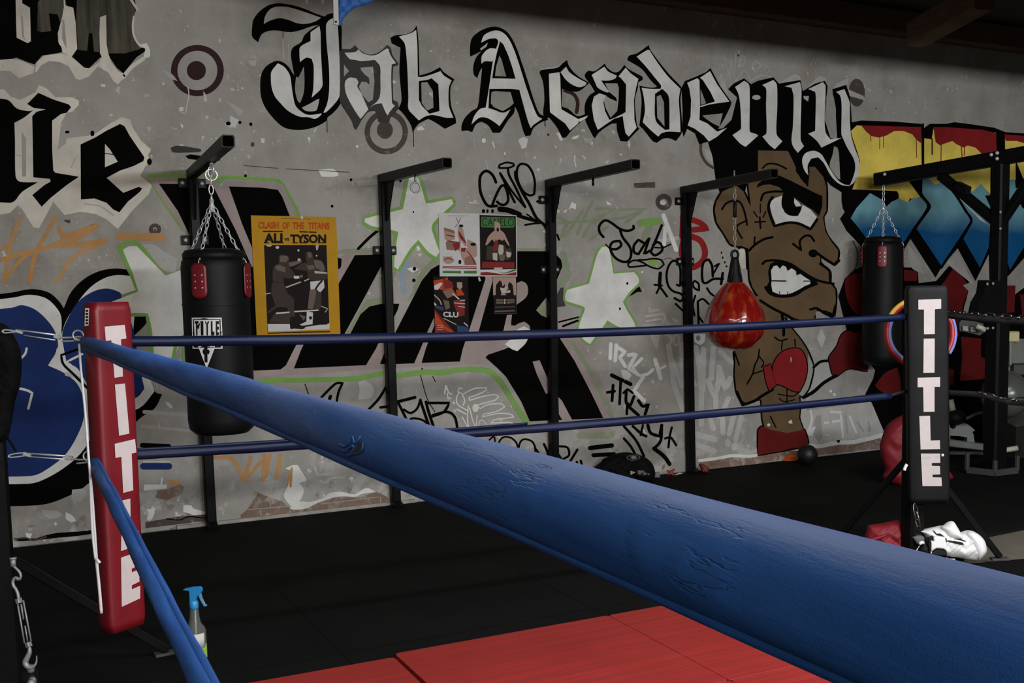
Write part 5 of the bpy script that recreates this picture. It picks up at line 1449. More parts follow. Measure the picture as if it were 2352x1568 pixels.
for cx, cy, nm_, lb in ((180, 770, 'rope_ring', 'chrome ring where the two upper ropes meet beside the red pad'), (204, 1047, 'rope_ring', 'chrome ring where the two lower ropes meet beside the red pad')):
    c_ = at_d(cx, cy, 4.16); q = MB(); ring(q, c_, .0185, .0034, (.25, -1, .25)); q.tube(smoothpts3([c_+Vector((-.01, 0, -.012)), c_+Vector((.012, 0, -.02)), c_+Vector((.03, 0, -.012))]), .0045, 8)
    tag(q.build(nm_, CHROME), lb, 'metal ring', 'chrome rings at the left corner')
tb = tbx('grey spare turnbuckle hanging loose on the left post', 'spare hanging hardware', STEEL, 'GG', 4.2, [((193, 690), (268, 1130), 9), ((255, 660), (342, 1112), 9), ((232, 700), (258, 870), 9), ((275, 940), (303, 1110), 8)],
 [((200, 640), (214, 690), 26), ((305, 1120), (322, 1170), 26)],
 [([(322, 1170), (325, 1230), (300, 1290), (278, 1345), (310, 1392), (360, 1392), (398, 1345), (403, 1268)], [16, 18, 20, 22, 24, 26, 27, 28, 29, 30, 30, 31, 31, 31, 31, 30, 29, 28, 26, 23, 20, 18, 15, 13, 11, 9, 8, 6, 5]),
  ([(205, 640), (196, 590), (175, 540), (148, 500), (143, 450), (170, 412), (205, 432)], 17)])
q = MB(); P4 = lambda x, y: at_d(x/4.783, 1240+y/4.783, 4.22)
q.tube(smoothpts3([P4(145, 280), P4(165, 300), P4(210, 345), (P4(228, 390)), P4(215, 430), P4(180, 430)]), .005, 8); q.tube([P4(143, 205), P4(147, 290)], .0095, 10); q.tube([P4(143, 190), P4(144, 212)], .0125, 10); q.build('hanger', STEEL, tb)
q = MB(); bp = at_z(72, 1580, .012); bolt(q, bp, (0, 0, 1), .014, .035); q.build('anchor_bolt', STEEL, lpost)
q = MB(); a_ = at_d(2102, 1166, 6.05); chain(q, a_, at_d(2108, 1202, 6.05), .09, .014, .004); tag(q.build('chain_link', DCH), 'grey chain link hanging below the black corner pad', 'chain')
q = MB(); tubepx(q, [(2083, 1066, 5.98), (2079, 1073, 5.98), (2077, 1080, 5.98)], .009); q.build('clip', lw, blkpad)
q = MB(); q.ball(at_d(2165, 1045, 5.99), .008); q.build('snap', lw, blkpad)

# ------------------------------------------------------------------ red foam mats
m_, nt, b = _nt('red_foam'); pos = N(nt, 'ShaderNodeNewGeometry').outputs['Position']
n1 = noise(nt, pos, 2.0, 3); L(nt, mixc(nt, mapr(nt, n1, .3, .7), (.255, .0125, .0095), (.31, .0175, .014)), b.inputs['Base Color'])
b.inputs['Roughness'].default_value = .55
mp = N(nt, 'ShaderNodeMapping'); mp.inputs['Scale'].default_value = (.35, 5.5, 1); L(nt, pos, mp.inputs[0])
bump(nt, b, mth(nt, 'ADD', noise(nt, mp.outputs[0], 2.2, 2), mth(nt, 'MULTIPLY', noise(nt, pos, 220, 2), .02)), .6, .02)
RED = m_
TZ = .026
a0 = at_z(902, 1506, TZ); a1 = at_z(906, 1500, TZ); b1 = at_z(1398, 1412, TZ)
ang = math.atan2(b1.y-a1.y, b1.x-a1.x); W_ = (b1-a1).length-.004
def foam(tlp, ang, label, w=None, d=1.0):
    w = w or W_; dx = Vector((math.cos(ang), math.sin(ang), 0)); dy = Vector((dx.y, -dx.x, 0)); r = .02
    pts = []
    for cx, cy, s in ((r, r, math.pi), (w-r, r, math.pi*1.5), (w-r, d-r, 0), (r, d-r, math.pi/2)):
        for t in range(5):
            a = s+t*math.pi/8; pts.append((cx+r*math.cos(a), cy+r*math.sin(a)))
    tl_ = Vector((tlp.x, tlp.y, 0)); q = MB(); q.prism([tl_+dx*x+dy*y for x, y in pts], (0, 0, TZ)); o = q.build('foam_mat', RED)
    md = o.modifiers.new('b', 'BEVEL'); md.width = .004; md.segments = 2; md.limit_method = 'ANGLE'
    return tag(o, label, 'floor mat', 'red foam floor mats')
dx = Vector((math.cos(ang), math.sin(ang), 0))
foam(a0-Vector((W_, 0, 0))+Vector((0, -.0, 0)), R2(-.8), 'red foam mat nearest the left frame edge, left of the wide dark gap', d=1.0)
foam(a1, ang, 'red foam mat in the middle, right of the wide dark gap')
foam(a1+dx*(W_+.003), ang, 'red foam mat right of the thin seam, passing under the near blue rope')
dyv = Vector((dx.y, -dx.x, 0))*1.004
foam(a1+dyv, ang, 'red foam mat nearest the camera, in the second row below the wide dark gap')
foam(a1+dyv+dx*(W_+.003), ang, 'red foam mat in the second row, under the thick near part of the blue rope')

# ------------------------------------------------------------------ posters
def sheet(name, label, corners, m, group=None, lift=.009, cat='poster'):
    fn = planefn((0, WY-lift, 0), (0, -1, 0), 0, 0); pts = [fn(u, v, 0) for u, v in corners]
    q = MB(); q.prism(pts, (0, .003, 0)); return tag(q.build(name, m), label, cat, group)
pfn = planefn((0, WY-.009, 0), (0, -1, 0), .0006, .0003)
def cmat(n, c, r=.6): return mat(n, c, r, 0, .06, 14, spec=.08)
YEL = cmat('poster_yellow', (.44, .23, .012)); PKB = cmat('poster_black', (.009, .006, .005)); PRD = cmat('poster_red', (.42, .055, .012)); PGR = cmat('poster_brown', (.045, .033, .026)); PG2 = cmat('poster_mid', (.13, .10, .08)); PG3 = cmat('poster_light', (.42, .38, .33)); PWH = cmat('poster_white', (.52, .51, .50))
PSK = cmat('poster_skin', (.36, .24, .19)); PGN = cmat('poster_green', (.05, .16, .04)); PBR = cmat('poster_wine', (.19, .022, .02)); PTN = cmat('poster_tan', (.22, .12, .09)); PBU = cmat('poster_blue', (.03, .05, .14))
PP_ = {'y': YEL, 'k': PKB, 'r': PRD, 'a': PGR, 'b': PG2, 'c': PG3, 'w': PWH, 's': PSK, 'g': PGN, 'n': PBR, 't': PTN, 'u': PBU}
p1 = sheet('poster', 'large yellow fight poster with a sepia picture of two boxers', cr('T', (84, 75), (1108, 95), (1160, 1508), (155, 1515)), YEL)
draw('''
#part picture|sepia picture of two boxers in a ring
T k 0 P 242,432 992,432 1030,1480 285,1490
T a 1 S 420,560 470,545 540,570 545,640 530,680 600,760 620,810 560,830 470,820 480,880 350,870 345,760 365,690 420,650
T a 1 S 340,880 480,880 520,1000 600,1080 600,1180 620,1300 560,1310 520,1180 400,1180 300,1250 270,1240 380,1160 330,1000
T b 2 S 440,560 520,560 540,600 500,640 430,630
T b 2 S 370,690 420,670 500,700 500,760 400,730
T b 2 S 540,640 640,620 690,600 690,640 600,680 540,690
T c 3 O 662 608 18 18
T w 3 S 600,800 660,800 670,830 620,838 598,825
T b 3 O 688 805 22 18
T a 1 S 745,520 800,510 835,560 830,640 780,650 740,600
T b 2 S 760,520 805,520 820,570 780,590
T a 1 S 600,720 700,650 760,640 860,600 950,650 990,760 1000,840 870,860 780,850 760,740
T b 2 S 840,610 930,620 970,700 950,760 900,720 860,700
T b 2 S 750,680 840,670 850,720 780,730
T c 3 P 845,740 885,745 1000,760 1000,775 850,772
T w 2 P 795,870 960,855 968,940 915,1005 870,960 800,965
T k 3 L 22 935,865 900,900 860,960
T b 2 S 790,970 870,965 860,1060 830,1200 765,1200 780,1060
T a 2 S 870,980 930,1000 930,1160 900,1210 840,1190
T c 3 L 16 510,938 680,875
T w 3 S 720,860 780,832 780,845 730,868
T c 3 L 12 262,1018 318,1008
T w 2 L 18 390,1250 540,1238
T w 2 L 16 610,1230 890,1212
T c 2 L 10 930,1165 1005,1195 960,1260
T a 2 S 360,1260 560,1250 550,1370 300,1360
T b 3 S 660,1260 740,1290 720,1340
T w 2 P 755,1225 830,1240 825,1380 700,1400 670,1385 750,1350
T k 4 O 800 1305 18 20
T k 3 S 830,1230 960,1220 1020,1300 1000,1385 830,1390
T w 2 P 285,1378 550,1378 560,1440 1030,1370 1028,1440 290,1470
T k 4 P 560,1290 630,1290 650,1380 745,1425 700,1440 555,1430
T y 3 P 285,1470 1030,1440 1030,1480 285,1490
T k 4 L 14 290,1490 640,1478 1030,1470
T w 3 O 402 460 22 18
T w 3 O 655 495 13 13
T c 3 S 265,430 340,430 320,450 280,448
T c 3 S 860,430 900,430 885,495 868,490
T w 3 O 873 560 10 10
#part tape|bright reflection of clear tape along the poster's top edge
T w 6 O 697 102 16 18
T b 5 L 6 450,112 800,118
#part small_print|small dark lettering above the headline
T k 1 L 16 235,268 462,268
T k 1 L 14 672,272 760,275
T k 1 L 14 782,275 868,278
''', pfn, PP_, p1, 'print')
fl = Flat(pfn)
for s_, x0, x1 in (('CLASH', 172, 420), ('OF', 462, 548), ('THE', 585, 725), ('TITANS', 770, 1030)): text_poly(fl, s_, cr('T', (x0, 150+x0*.012), (x1, 150+x1*.012), (x1, 232+x1*.012), (x0, 232+x0*.012)), PRD, 2, bold=.045)
fl.build('red_headline', p1)
fl = Flat(pfn)
for s_, x0, x1, y0, y1 in (('ALI', 240, 466, 290, 410), ('VS', 482, 546, 345, 382), ('TYSON', 556, 988, 302, 412)): text_poly(fl, s_, cr('T', (x0, y0), (x1, y0), (x1, y1), (x0, y1)), PKB, 2, bold=.05)
for x0 in (240, 360, 420, 590, 690, 920): fl.poly(cr('T', (x0, 398), (x0+60, 398), (x0+60, 411), (x0, 411)), PKB, 2.5)
fl.build('black_headline', p1)
p2 = sheet('poster', 'white poster with a red brown drawing of heaped fighters', cr('U', (140, 95), (608, 102), (615, 832), (152, 832)), PWH, 'small posters clustered right of the second bag stand')
draw('''
#part drawing|reddish sketch of a heap of figures with one standing on top
U t 1 S 195,265 260,280 320,300 330,340 300,350 220,320
U s 1 S 200,300 320,330 330,400 260,420 210,400
U n 2 L 14 230,350 320,370
U n 2 L 14 240,420 380,440
U n 2 L 18 380,330 395,390
U s 1 S 365,250 410,250 430,320 450,420 470,480 440,480 400,420 390,540 370,540 380,440 360,350
U n 2 S 370,300 400,340 450,420 460,460 430,430 385,380
U k 2 O 400 245 26 16
U t 2 L 8 395,150 370,210 330,260
U t 2 L 8 340,150 370,210
U t 1 S 220,430 380,430 380,520 300,530 230,520
U n 2 S 300,450 380,440 380,500 330,540
U s 1 S 470,400 570,450 585,520 580,600 540,620 500,560 470,480
U k 2 O 540 460 34 18
U s 1 S 390,520 500,500 540,600 580,700 440,680 400,600
U w 2 S 250,550 330,540 400,600 380,690 320,640
U n 2 S 400,500 460,500 440,550 400,540
U k 2 O 385 665 18 26
U s 1 S 190,600 320,600 320,660 250,690 190,660
U n 2 L 10 205,640 250,620 300,640
U t 1 S 440,620 500,590 560,640 580,700 440,700
U n 2 L 12 470,540 520,600 560,690
U n 1 P 185,715 580,715 580,745 185,740
U w 2 L 6 190,735 580,728
U g 1 P 185,768 400,770 400,798 185,795
U g 1 P 430,770 580,765 580,800 430,798
U b 1 L 4 245,128 490,130
''', pfn, PP_, p2, 'print')
p3 = sheet('poster', 'dark poster with green heading and a bare chested boxer', cr('U', (610, 108), (1042, 122), (1050, 832), (615, 832)), PWH, 'small posters clustered right of the second bag stand')
draw('''
#part picture|bare chested boxer in front of smaller fighters on black
U k 0 P 614,118 1035,132 1042,748 622,755
U g 1 S 635,140 1010,150 1020,180 1018,260 1000,268 650,262 632,240
U a 1 S 700,480 960,470 990,560 960,640 760,640 690,640
U s 2 S 790,190 820,200 855,230 855,290 900,330 950,440 965,475 945,470 900,400 880,420 840,400 790,440 760,400 700,470 680,465 710,380 750,330 790,300 785,240
U n 3 S 800,400 830,440 820,520 770,540 780,460
U c 2 S 840,460 890,470 890,560 850,600 830,540
U c 2 S 765,560 820,560 820,650 770,640
U c 2 S 920,540 985,560 970,610 930,610
U b 2 S 840,580 910,580 900,650 850,650
U k 3 O 938 490 24 20
U k 3 O 825 290 14 24
U n 1 P 645,662 1018,668 1018,738 640,735
U c 2 S 780,730 880,730 880,760 790,765
U n 1 P 625,785 700,780 900,810 1042,780 1042,822 625,820
U g 1 S 830,770 900,790 1000,755 1042,752 1042,765 900,800
''', pfn, PP_, p3, 'print')
fl = Flat(pfn); text_poly(fl, 'CANELO', cr('U', (645, 152), (1010, 160), (1010, 250), (645, 245)), PKB, 2.0, bold=-.01); fl.build('heading', p3)
p4 = sheet('poster', 'dark red and blue poster showing a crowded fight, bottom left of its cluster', cr('U', (75, 835), (480, 842), (492, 1490), (95, 1490)), PKB, 'small posters clustered right of the second bag stand')
draw('''
#part picture|red and blue action picture
U r 1 S 80,880 190,860 240,840 260,900 300,920 300,980 180,990 90,940
U n 1 S 190,850 300,900 310,960 200,980
U w 2 S 85,940 160,905 185,915 130,990 90,985
U s 2 S 350,900 410,900 415,960 385,985 355,960
U r 1 S 340,990 400,980 440,1050 350,1060
U t 2 S 180,1000 300,980 340,1040 240,1090
U w 3 P 290,1030 310,1030 380,1090 372,1105
U c 2 L 12 90,1050 150,1110 170,1160
U w 2 S 85,1130 115,1160 105,1175 90,1165
U b 2 S 190,1100 260,1120 270,1200 220,1220
U n 2 S 310,1110 440,1100 440,1280 380,1300 330,1200
U u 1 S 100,1170 200,1190 190,1230 110,1200
U n 1 P 92,1215 330,1490 95,1490
U r 2 P 95,1240 200,1400 320,1480 290,1490 95,1380
U c 3 L 7 120,1405 185,1405
U c 3 L 7 120,1428 190,1428
U c 3 L 7 122,1450 190,1450
U c 3 L 10 200,1320 340,1390
U w 3 P 425,1370 440,1368 482,1405 475,1415
U u 2 S 350,1400 480,1420 490,1480 360,1480
U c 3 L 12 390,1110 440,1110
U c 3 L 12 320,1140 440,1150
U c 3 L 12 370,1180 440,1190
''', pfn, PP_, p4, 'print')
fl = Flat(pfn); text_poly(fl, 'CLU', cr('U', (190, 1240), (368, 1248), (368, 1310), (190, 1302)), PWH, 5, bold=.04); fl.build('heading', p4)
p5 = sheet('poster', 'small sepia poster of two men facing each other, bottom right of its cluster', cr('U', (768, 838), (1038, 840), (1042, 1265), (785, 1265)), PG2, 'small posters clustered right of the second bag stand')
draw('''
#part picture|two dark figures over grey lettering
U s 0 P 770,842 1036,844 1038,1060 772,1050
U k 1 P 772,1050 1038,1050 1040,1262 787,1262
U k 2 S 830,900 850,878 870,900 880,950 910,920 905,960 880,1000 860,1050 800,1060 805,940
U k 2 S 960,900 975,905 1000,940 1012,1060 940,1060 900,1010 950,980 945,930
U c 3 S 850,960 900,970 930,940 925,1000 970,990 970,1020 870,1030
U b 3 P 805,1095 885,1098 885,1150 810,1150
U c 4 P 895,1098 915,1098 915,1150 895,1150
U b 3 P 925,1098 1018,1095 1018,1140 930,1150
U k 4 L 8 820,1122 1010,1120
U b 3 L 8 800,1190 1020,1185
U b 3 L 14 800,1240 1020,1230
''', pfn, PP_, p5, 'print')
tp = sheet('tape_strip', 'small white tape strip below the white poster', cr('U', (598, 845), (615, 840), (632, 885), (608, 890)), PWH, None, .008, 'tape')
# ------------------------------------------------------------------ soft and small things
from mathutils.geometry import delaunay_2d_cdt
CROPS.update({'CC': (2080, 1180, 11.2), 'DD': (1990, 920, 4.238), 'EE': (1300, 1000, 6.533), 'FF': (400, 1320, 7.467)})
FWD = Vector((_x.z, _y.z, _z.z))
def puff(name, outline, dep, thick, m, par=None, res=3.0, roundness=None, wrinkle=0, seed=0, flat=.0):
    """a stuffed solid whose silhouette is the outline: both faces bulge away from its mid plane"""
    n = len(outline); ol = subdiv(outline, res); xs = [p[0] for p in ol]; ys = [p[1] for p in ol]
    R_ = roundness or min(max(xs)-min(xs), max(ys)-min(ys))*.5
    def inside(x, y):
        c = False; j = len(ol)-1
        for i in range(len(ol)):
            if (ol[i][1] > y) != (ol[j][1] > y) and x < (ol[j][0]-ol[i][0])*(y-ol[i][1])/(ol[j][1]-ol[i][1])+ol[i][0]: c = not c
            j = i
        return c
    def dist(x, y):
        b = 1e9; j = len(ol)-1
        for i in range(len(ol)):
            ax_, ay_ = ol[j]; bx, by = ol[i]; dx, dy = bx-ax_, by-ay_; l = dx*dx+dy*dy or 1e-9
            t = max(0, min(1, ((x-ax_)*dx+(y-ay_)*dy)/l)); b = min(b, math.hypot(x-ax_-t*dx, y-ay_-t*dy)); j = i
        return b
    pts = [Vector(p) for p in ol]; k = len(pts); hs = [0.]*k
    x = min(xs)+res*.5; row = 0
    while x < max(xs):
        y = min(ys)+res*(.5 if row % 2 else .1)
        while y < max(ys):
            if inside(x, y):
                d = dist(x, y)
                if d > res*.45: pts.append(Vector((x, y))); hs.append(d)
            y += res
        x += res*.87; row += 1
    v2, e2, f2, ov, oe, of = delaunay_2d_cdt(pts, [], [list(range(k))], 1, 1e-6)
    rnd = random.Random(seed); ph = [rnd.uniform(0, 6) for _ in range(8)]
    hh = []
    for i, v in enumerate(v2):
        d = hs[ov[i][0]] if ov[i] else 0; t = min(1, d/R_); h = thick*(math.sqrt(1-(1-t)**2))*(1-flat)+thick*flat*min(1, t*3)
        if wrinkle and t > 0:
            w_ = math.sin(v.x/R_*4+ph[0]+2*math.sin(v.y/R_*3+ph[1]))+.7*math.sin(v.y/R_*7+ph[2]+1.5*math.sin(v.x/R_*5+ph[3]))+.4*math.sin((v.x+v.y)/R_*13+ph[4])
            h *= 1+wrinkle*w_*min(1, t*2)
        hh.append(h)
    nv = len(v2); base = [at_d(v.x, v.y, dep) for v in v2]
    vs = [b-FWD*h for b, h in zip(base, hh)]+[b+FWD*h for b, h in zip(base, hh)]
    fs = [list(f) for f in f2]+[[i+nv for i in reversed(f)] for f in f2]
    q = MB(); q.add(vs, fs, True); return q.build(name, m, par, weld=True)
def fdep(u, v, z=0.): return (at_z(u, v, z)-EYE).dot(FWD)

# white boxing glove with a black lining
d0 = fdep(2190, 1289, .01)
root = empty('boxing_glove', at_z(2190, 1289, 0), 'white boxing glove lying on the floor at the foot of the black corner post', 'boxing glove')
hand = puff('hand', smooth(cr('CC', (190, 415), (470, 388), (800, 318), (960, 300), (1100, 400), (1400, 475), (1540, 430), (1640, 420), (1760, 450), (1930, 560), (2030, 700), (2070, 900), (2040, 1010), (1950, 1110), (1840, 1190), (1600, 1180), (1300, 1120), (1080, 1090), (800, 1050), (645, 1040), (560, 760), (480, 570), (400, 480), (260, 420)), sub=3), d0, .085, WHITE, root, 2.2, 26, .04, 2)
th_ = puff('thumb', smooth(cr('CC', (900, 330), (1000, 270), (1100, 200), (1190, 180), (1250, 210), (1330, 330), (1410, 470), (1480, 580), (1420, 650), (1250, 650), (1080, 610), (980, 500)), sub=3), d0-.045, .05, WHITE, root, 2.2, 16)
kn = puff('finger_roll', smooth(cr('CC', (1540, 500), (1640, 430), (1760, 455), (1930, 565), (2030, 705), (2068, 900), (2040, 1005), (1950, 1105), (1840, 1180), (1740, 1050), (1650, 880), (1560, 680)), sub=3), d0-.035, .06, WHITE, root, 2.2, 18)
puff('lining', smooth(cr('CC', (90, 430), (250, 440), (380, 480), (480, 600), (560, 760), (600, 800), (640, 1080), (400, 1040), (230, 960), (300, 780), (180, 600)), sub=2), d0-.02, .06, RUBBER, root, 2.5, 14)
st = puff('strap', cr('CC', (650, 670), (716, 700), (705, 560), (1010, 590), (1050, 750), (1062, 960), (960, 900), (800, 888), (700, 945), (652, 1040)), d0-.088, .008, WHITE, root, 2.5, 3)
puff('strap_pad', cr('CC', (560, 600), (700, 548), (712, 700), (650, 680), (645, 1080), (1060, 1090), (1062, 960), (960, 905), (800, 893), (700, 950), (600, 1060)), d0-.080, .006, RUBBER, root, 2.5, 3)
puff('tongue', smooth(cr('CC', (165, 590), (350, 540), (480, 590), (490, 760), (350, 800), (290, 780)), sub=2), d0-.075, .012, mat('grey_lining', (.10, .10, .11), .7, 0), root, 2.5, 6)
puff('pull_tab', smooth(cr('CC', (330, 740), (400, 690), (480, 710), (495, 770), (380, 800), (300, 930), (262, 940), (350, 820)), sub=2), d0-.09, .006, WHITE, root, 2, 3)
puff('lace_end', smooth(cr('CC', (1040, 1110), (1110, 1138), (1270, 1145), (1280, 1175), (1200, 1195), (1110, 1190)), sub=2), d0-.03, .015, WHITE, root, 2, 4)
f_ = surffn([hand, th_, kn], .003, .0005); fl = Flat(f_)
for pts in ([(1055, 672), (1200, 690), (1400, 718), (1470, 740), (1495, 795), (1420, 790), (1250, 755), (1080, 715)], [(1220, 643), (1400, 648), (1500, 680), (1580, 718), (1500, 712), (1400, 680), (1300, 660)], [(690, 420), (740, 450), (800, 515), (900, 510), (960, 550), (1010, 585), (820, 560), (770, 530)], [(1020, 600), (1055, 640), (1050, 750), (1030, 720)]):
    fl.poly(subdiv(cr('CC', *pts), 3), RUBBER, 1)
fl.build('stripe', root)
# crumpled red things
d1 = fdep(2090, 1286, .01)
tag(puff('red_cloth', cr('DD', (15, 1210), (160, 1190), (305, 1155), (345, 1185), (395, 1290), (412, 1400), (405, 1510), (-30, 1530), (-90, 1480), (-60, 1370), (-20, 1345)), d1+.05, .07, VINYL_RD, None, 3, 26, .07, 5), 'red crumpled cloth on the floor left of the white glove', 'cloth')
puff('fold', cr('DD', (-60, 1370), (60, 1330), (200, 1290), (235, 1300), (120, 1350), (-40, 1400)), d1-.03, .015, VINYL_RD, bpy.data.objects['red_cloth'], 3, 6)
d2 = fdep(2075, 1116, .01)
tag(puff('floor_cushion', smooth(cr('DD', (335, 145), (210, 225), (152, 350), (130, 450), (145, 560), (185, 670), (150, 752), (320, 832), (560, 850), (840, 760), (850, 740), (790, 640), (800, 420), (720, 240), (560, 130), (430, 110)), sub=3, corner=35), d2+.1, .10, VINYL_RD, None, 5, 40, .07, 9), 'large red cushion on the floor behind the black corner post', 'cushion')

# hoop hanging behind the black pad
hc = at_d(2112.7, 765, 6.42); hn = -FWD
root = empty('hoop', hc-Vector((0, 0, .21)), 'round red hoop with yellow top, half hidden behind the black corner pad', 'hoop')
HR = mat('hoop_red', (.33, .012, .018), .4); HB = mat('hoop_blue', (.16, .20, .50), .45); HY = mat('hoop_yellow', (.75, .40, .04), .4)
a_ = hn.cross(Vector((0, 0, 1))).normalized(); b_ = a_.cross(hn).normalized()
if b_.z < 0: b_ = -b_
a_ = Vector((_x.x, _y.x, _z.x))
def arc(mb, r, t, s, e, offn=0, n=40, closed=False):
    mb.tube([hc+hn*offn+(a_*math.cos(s+(e-s)*i/n)+b_*math.sin(s+(e-s)*i/n))*r for i in range(n if closed else n+1)], t, 10, closed=closed)
k_ = 6.42/2585
q = MB(); arc(q, 75*k_, 7.6*k_, 0, math.tau, closed=True, n=56); q.build('ring', HR, root)
q = MB(); arc(q, 71*k_, 5.2*k_, R2(150), R2(240), .006); arc(q, 81*k_, 4.4*k_, R2(-35), R2(35), .006); q.build('blue_highlight_arc', HB, root, each=True)  # bluish sheen on the hoop modelled as separate arcs
q = MB(); arc(q, 78.5*k_, 5.6*k_, R2(75), R2(152), .008); q.build('yellow_band', HY, root)

# black duffel against the wall
DUF = mat('duffel_nylon', (.0045, .0045, .005), .8, 0, .3, 30, .4, 40, .005, spec=.08); DEC = mat('faded_print', (.10, .10, .095), .7); DWH = mat('bright_print', (.5, .42, .38), .6)
dd = (at_y(1430, 1080, 7.55)-EYE).dot(FWD)
duf = puff('duffel_bag', smooth(cr('EE', (385, 560), (430, 470), (520, 400), (560, 350), (740, 272), (900, 250), (1040, 270), (1180, 320), (1280, 400), (1330, 500), (1335, 600), (1300, 690), (900, 720), (600, 725), (540, 690), (480, 650), (400, 620)), sub=3), dd, .13, DUF, None, 4, 26, .07, 3)
tag(duf, 'black duffel bag with a faded round emblem on the floor against the wall', 'bag')
fl = Flat(surffn([duf], .004, .0006)); ex = lambda cx, cy, rx, ry, n=20: cr('EE', *[(cx+rx*math.cos(i*math.tau/n), cy+ry*math.sin(i*math.tau/n)) for i in range(n)])
fl.poly(ex(1010, 335, 104, 40), DEC, 1); fl.poly(ex(1010, 335, 84, 28), DUF, 2); fl.poly(ex(1010, 335, 55, 20), DEC, 3); fl.poly(cr('EE', (985, 320), (1035, 318), (1040, 345), (990, 350)), mat('print_grey', (.22, .22, .21), .6), 4); fl.build('emblem', duf)
fl = Flat(surffn([duf], .004, .0006)); fl.poly(cr('EE', (965, 520), (1045, 550), (970, 592)), DWH, 1); fl.poly(cr('EE', (985, 540), (1015, 553), (985, 570)), DUF, 2); fl.build('triangle_badge', duf)
fl = Flat(surffn([duf], .004, .0006)); fl.poly(cr('EE', (1075, 520), (1170, 530), (1200, 560), (1250, 570), (1245, 592), (1080, 580)), DEC, 1); fl.build('side_print', duf)
def bit(name, ck, pts, th, m, label, cat, y=7.6, group=None, wr=.2, seed=1, drop=True):
    o_ = cr(ck, *pts); cx = sum(p[0] for p in o_)/len(o_); cy = max(p[1] for p in o_)
    d_ = (at_y(cx, cy, y)-EYE).dot(FWD); o = puff(name, o_, d_, th, m, None, 2, 5, wr, seed)
    if drop: o.location.z -= min(v.co.z for v in o.data.vertices)-.001
    return tag(o, label, cat, group)
BRN = mat('crumpled_brown_paper', (.13, .095, .065), .8, 0, .3, 20); RW = mat('red_wrapper', (.30, .035, .03), .5); WPP = mat('white_paper', (.5, .49, .47), .7)
bit('paper_bag', 'EE', [(110, 590), (140, 520), (250, 478), (330, 510), (375, 545), (385, 660), (300, 665), (190, 650)], .035, BRN, 'small crumpled brown paper bag beside the black duffel', 'paper bag', 7.655)
bit('paper_scrap', 'EE', [(130, 520), (180, 484), (300, 486), (384, 488), (388, 522), (300, 505), (160, 525)], .01, WPP, 'white paper scrap on top of the crumpled brown bag', 'paper', 7.70, drop=False)
bit('wrapper', 'EE', [(1505, 455), (1560, 470), (1650, 435), (1610, 490), (1640, 555), (1560, 540), (1520, 560), (1530, 500)], .02, RW, 'crumpled red wrapper at the wall between duffel and fourth bag stand', 'wrapper', group='litter along the wall')
bit('wrapper', 'EE', [(1990, 385), (2060, 390), (2145, 440), (2135, 520), (2050, 520), (2010, 440)], .03, mat('dark_red_wrapper', (.16, .02, .02), .6), 'dark red wrapper at the foot of the fourth bag stand', 'wrapper', group='litter along the wall', seed=4)
bit('paper_scrap', 'EE', [(1630, 520), (1700, 490), (1770, 495), (1720, 515), (1640, 535)], .006, WPP, 'white paper sliver beside the red wrapper', 'paper', group='litter along the wall')
bit('plaster_block', 'EE', [(1320, 600), (1335, 535), (1400, 530), (1415, 620), (1330, 625)], .02, mat('plaster_grey', (.2, .2, .19), .8), 'small grey plaster block right of the black duffel', 'rubble', wr=0)
fl = Flat(wallfn(WY, .0006)); 

# ball and marker
bc = at_z(1858, 1068, 0); bd = (bc-EYE).dot(FWD); br = 23.6*bd/2585
q = MB(); q.ball(bc+Vector((0, .02, br)), br, n=36); ball = tag(q.build('medicine_ball', mat('ball_rubber', (.005, .005, .006), .5, 0, .3, 25, .5, 60, .004)), 'small black ball on the floor by the wall below the painted boxer', 'ball')
cp = at_z(1817, 1056, 0); q = MB(); q.lathe([(.082, 0), (.082, .004), (.060, .022), (.045, .045), (.028, .052), (.026, .048)], cp+Vector((0, .03, 0)), 28); tag(q.build('marker_cone', mat('orange_plastic', (.62, .12, .015), .45)), 'orange disc marker behind the black ball', 'marker cone')

# spray bottle
B0 = at_z(452, 1516, 0); HX = Vector((_x.x, _y.x, 0)).normalized(); HY_ = Vector((-HX.y, HX.x, 0))
root = empty('spray_bottle', B0, 'clear spray bottle with blue trigger and green liquid on the black floor', 'spray bottle')
gm, nt, b = _nt('clear_plastic'); b.inputs['Transmission Weight'].default_value = .92; b.inputs['Roughness'].default_value = .12; b.inputs['IOR'].default_value = 1.12; b.inputs['Base Color'].default_value = (.8, .83, .82, 1)
lm, nt, b = _nt('green_liquid'); b.inputs['Transmission Weight'].default_value = .0; b.inputs['Emission Strength'].default_value = 0; b.inputs['Roughness'].default_value = .1; b.inputs['Base Color'].default_value = (.45, .75, .03, 1); b.inputs['IOR'].default_value = 1.1
q = MB(); q.lathe([(.030, .004), (.040, .0), (.043, .012), (.043, .125), (.038, .142), (.024, .162), (.019, .19), (.017, .225), (.0135, .235)], B0, 28, cap=False); q.build('bottle', gm, root)
q = MB(); q.lathe([(.028, .005), (.040, .010), (.041, .020), (.041, .062)], B0, 28); q.build('liquid', lm, root)
q = MB(); q.tube([B0+Vector((0, 0, .018)), B0+HX*.004+Vector((0, 0, .225))], .0028, 8); q.build('dip_tube', WHITE, root)
q = MB(); n = 10; vs = []; a0_ = math.atan2(-B0.y, -B0.x)
for j in (0, 1):
    for i in range(n+1):
        t = a0_-.25+1.15*i/n; vs.append(B0+Vector((.0438*math.cos(t), .0438*math.sin(t), .062 if j == 0 else .125)))
q.add(vs, [[i, i+1, n+2+i, n+1+i] for i in range(n)], True); lb = q.build('label', WPP, root); md = lb.modifiers.new('s', 'SOLIDIFY'); md.thickness = .0008
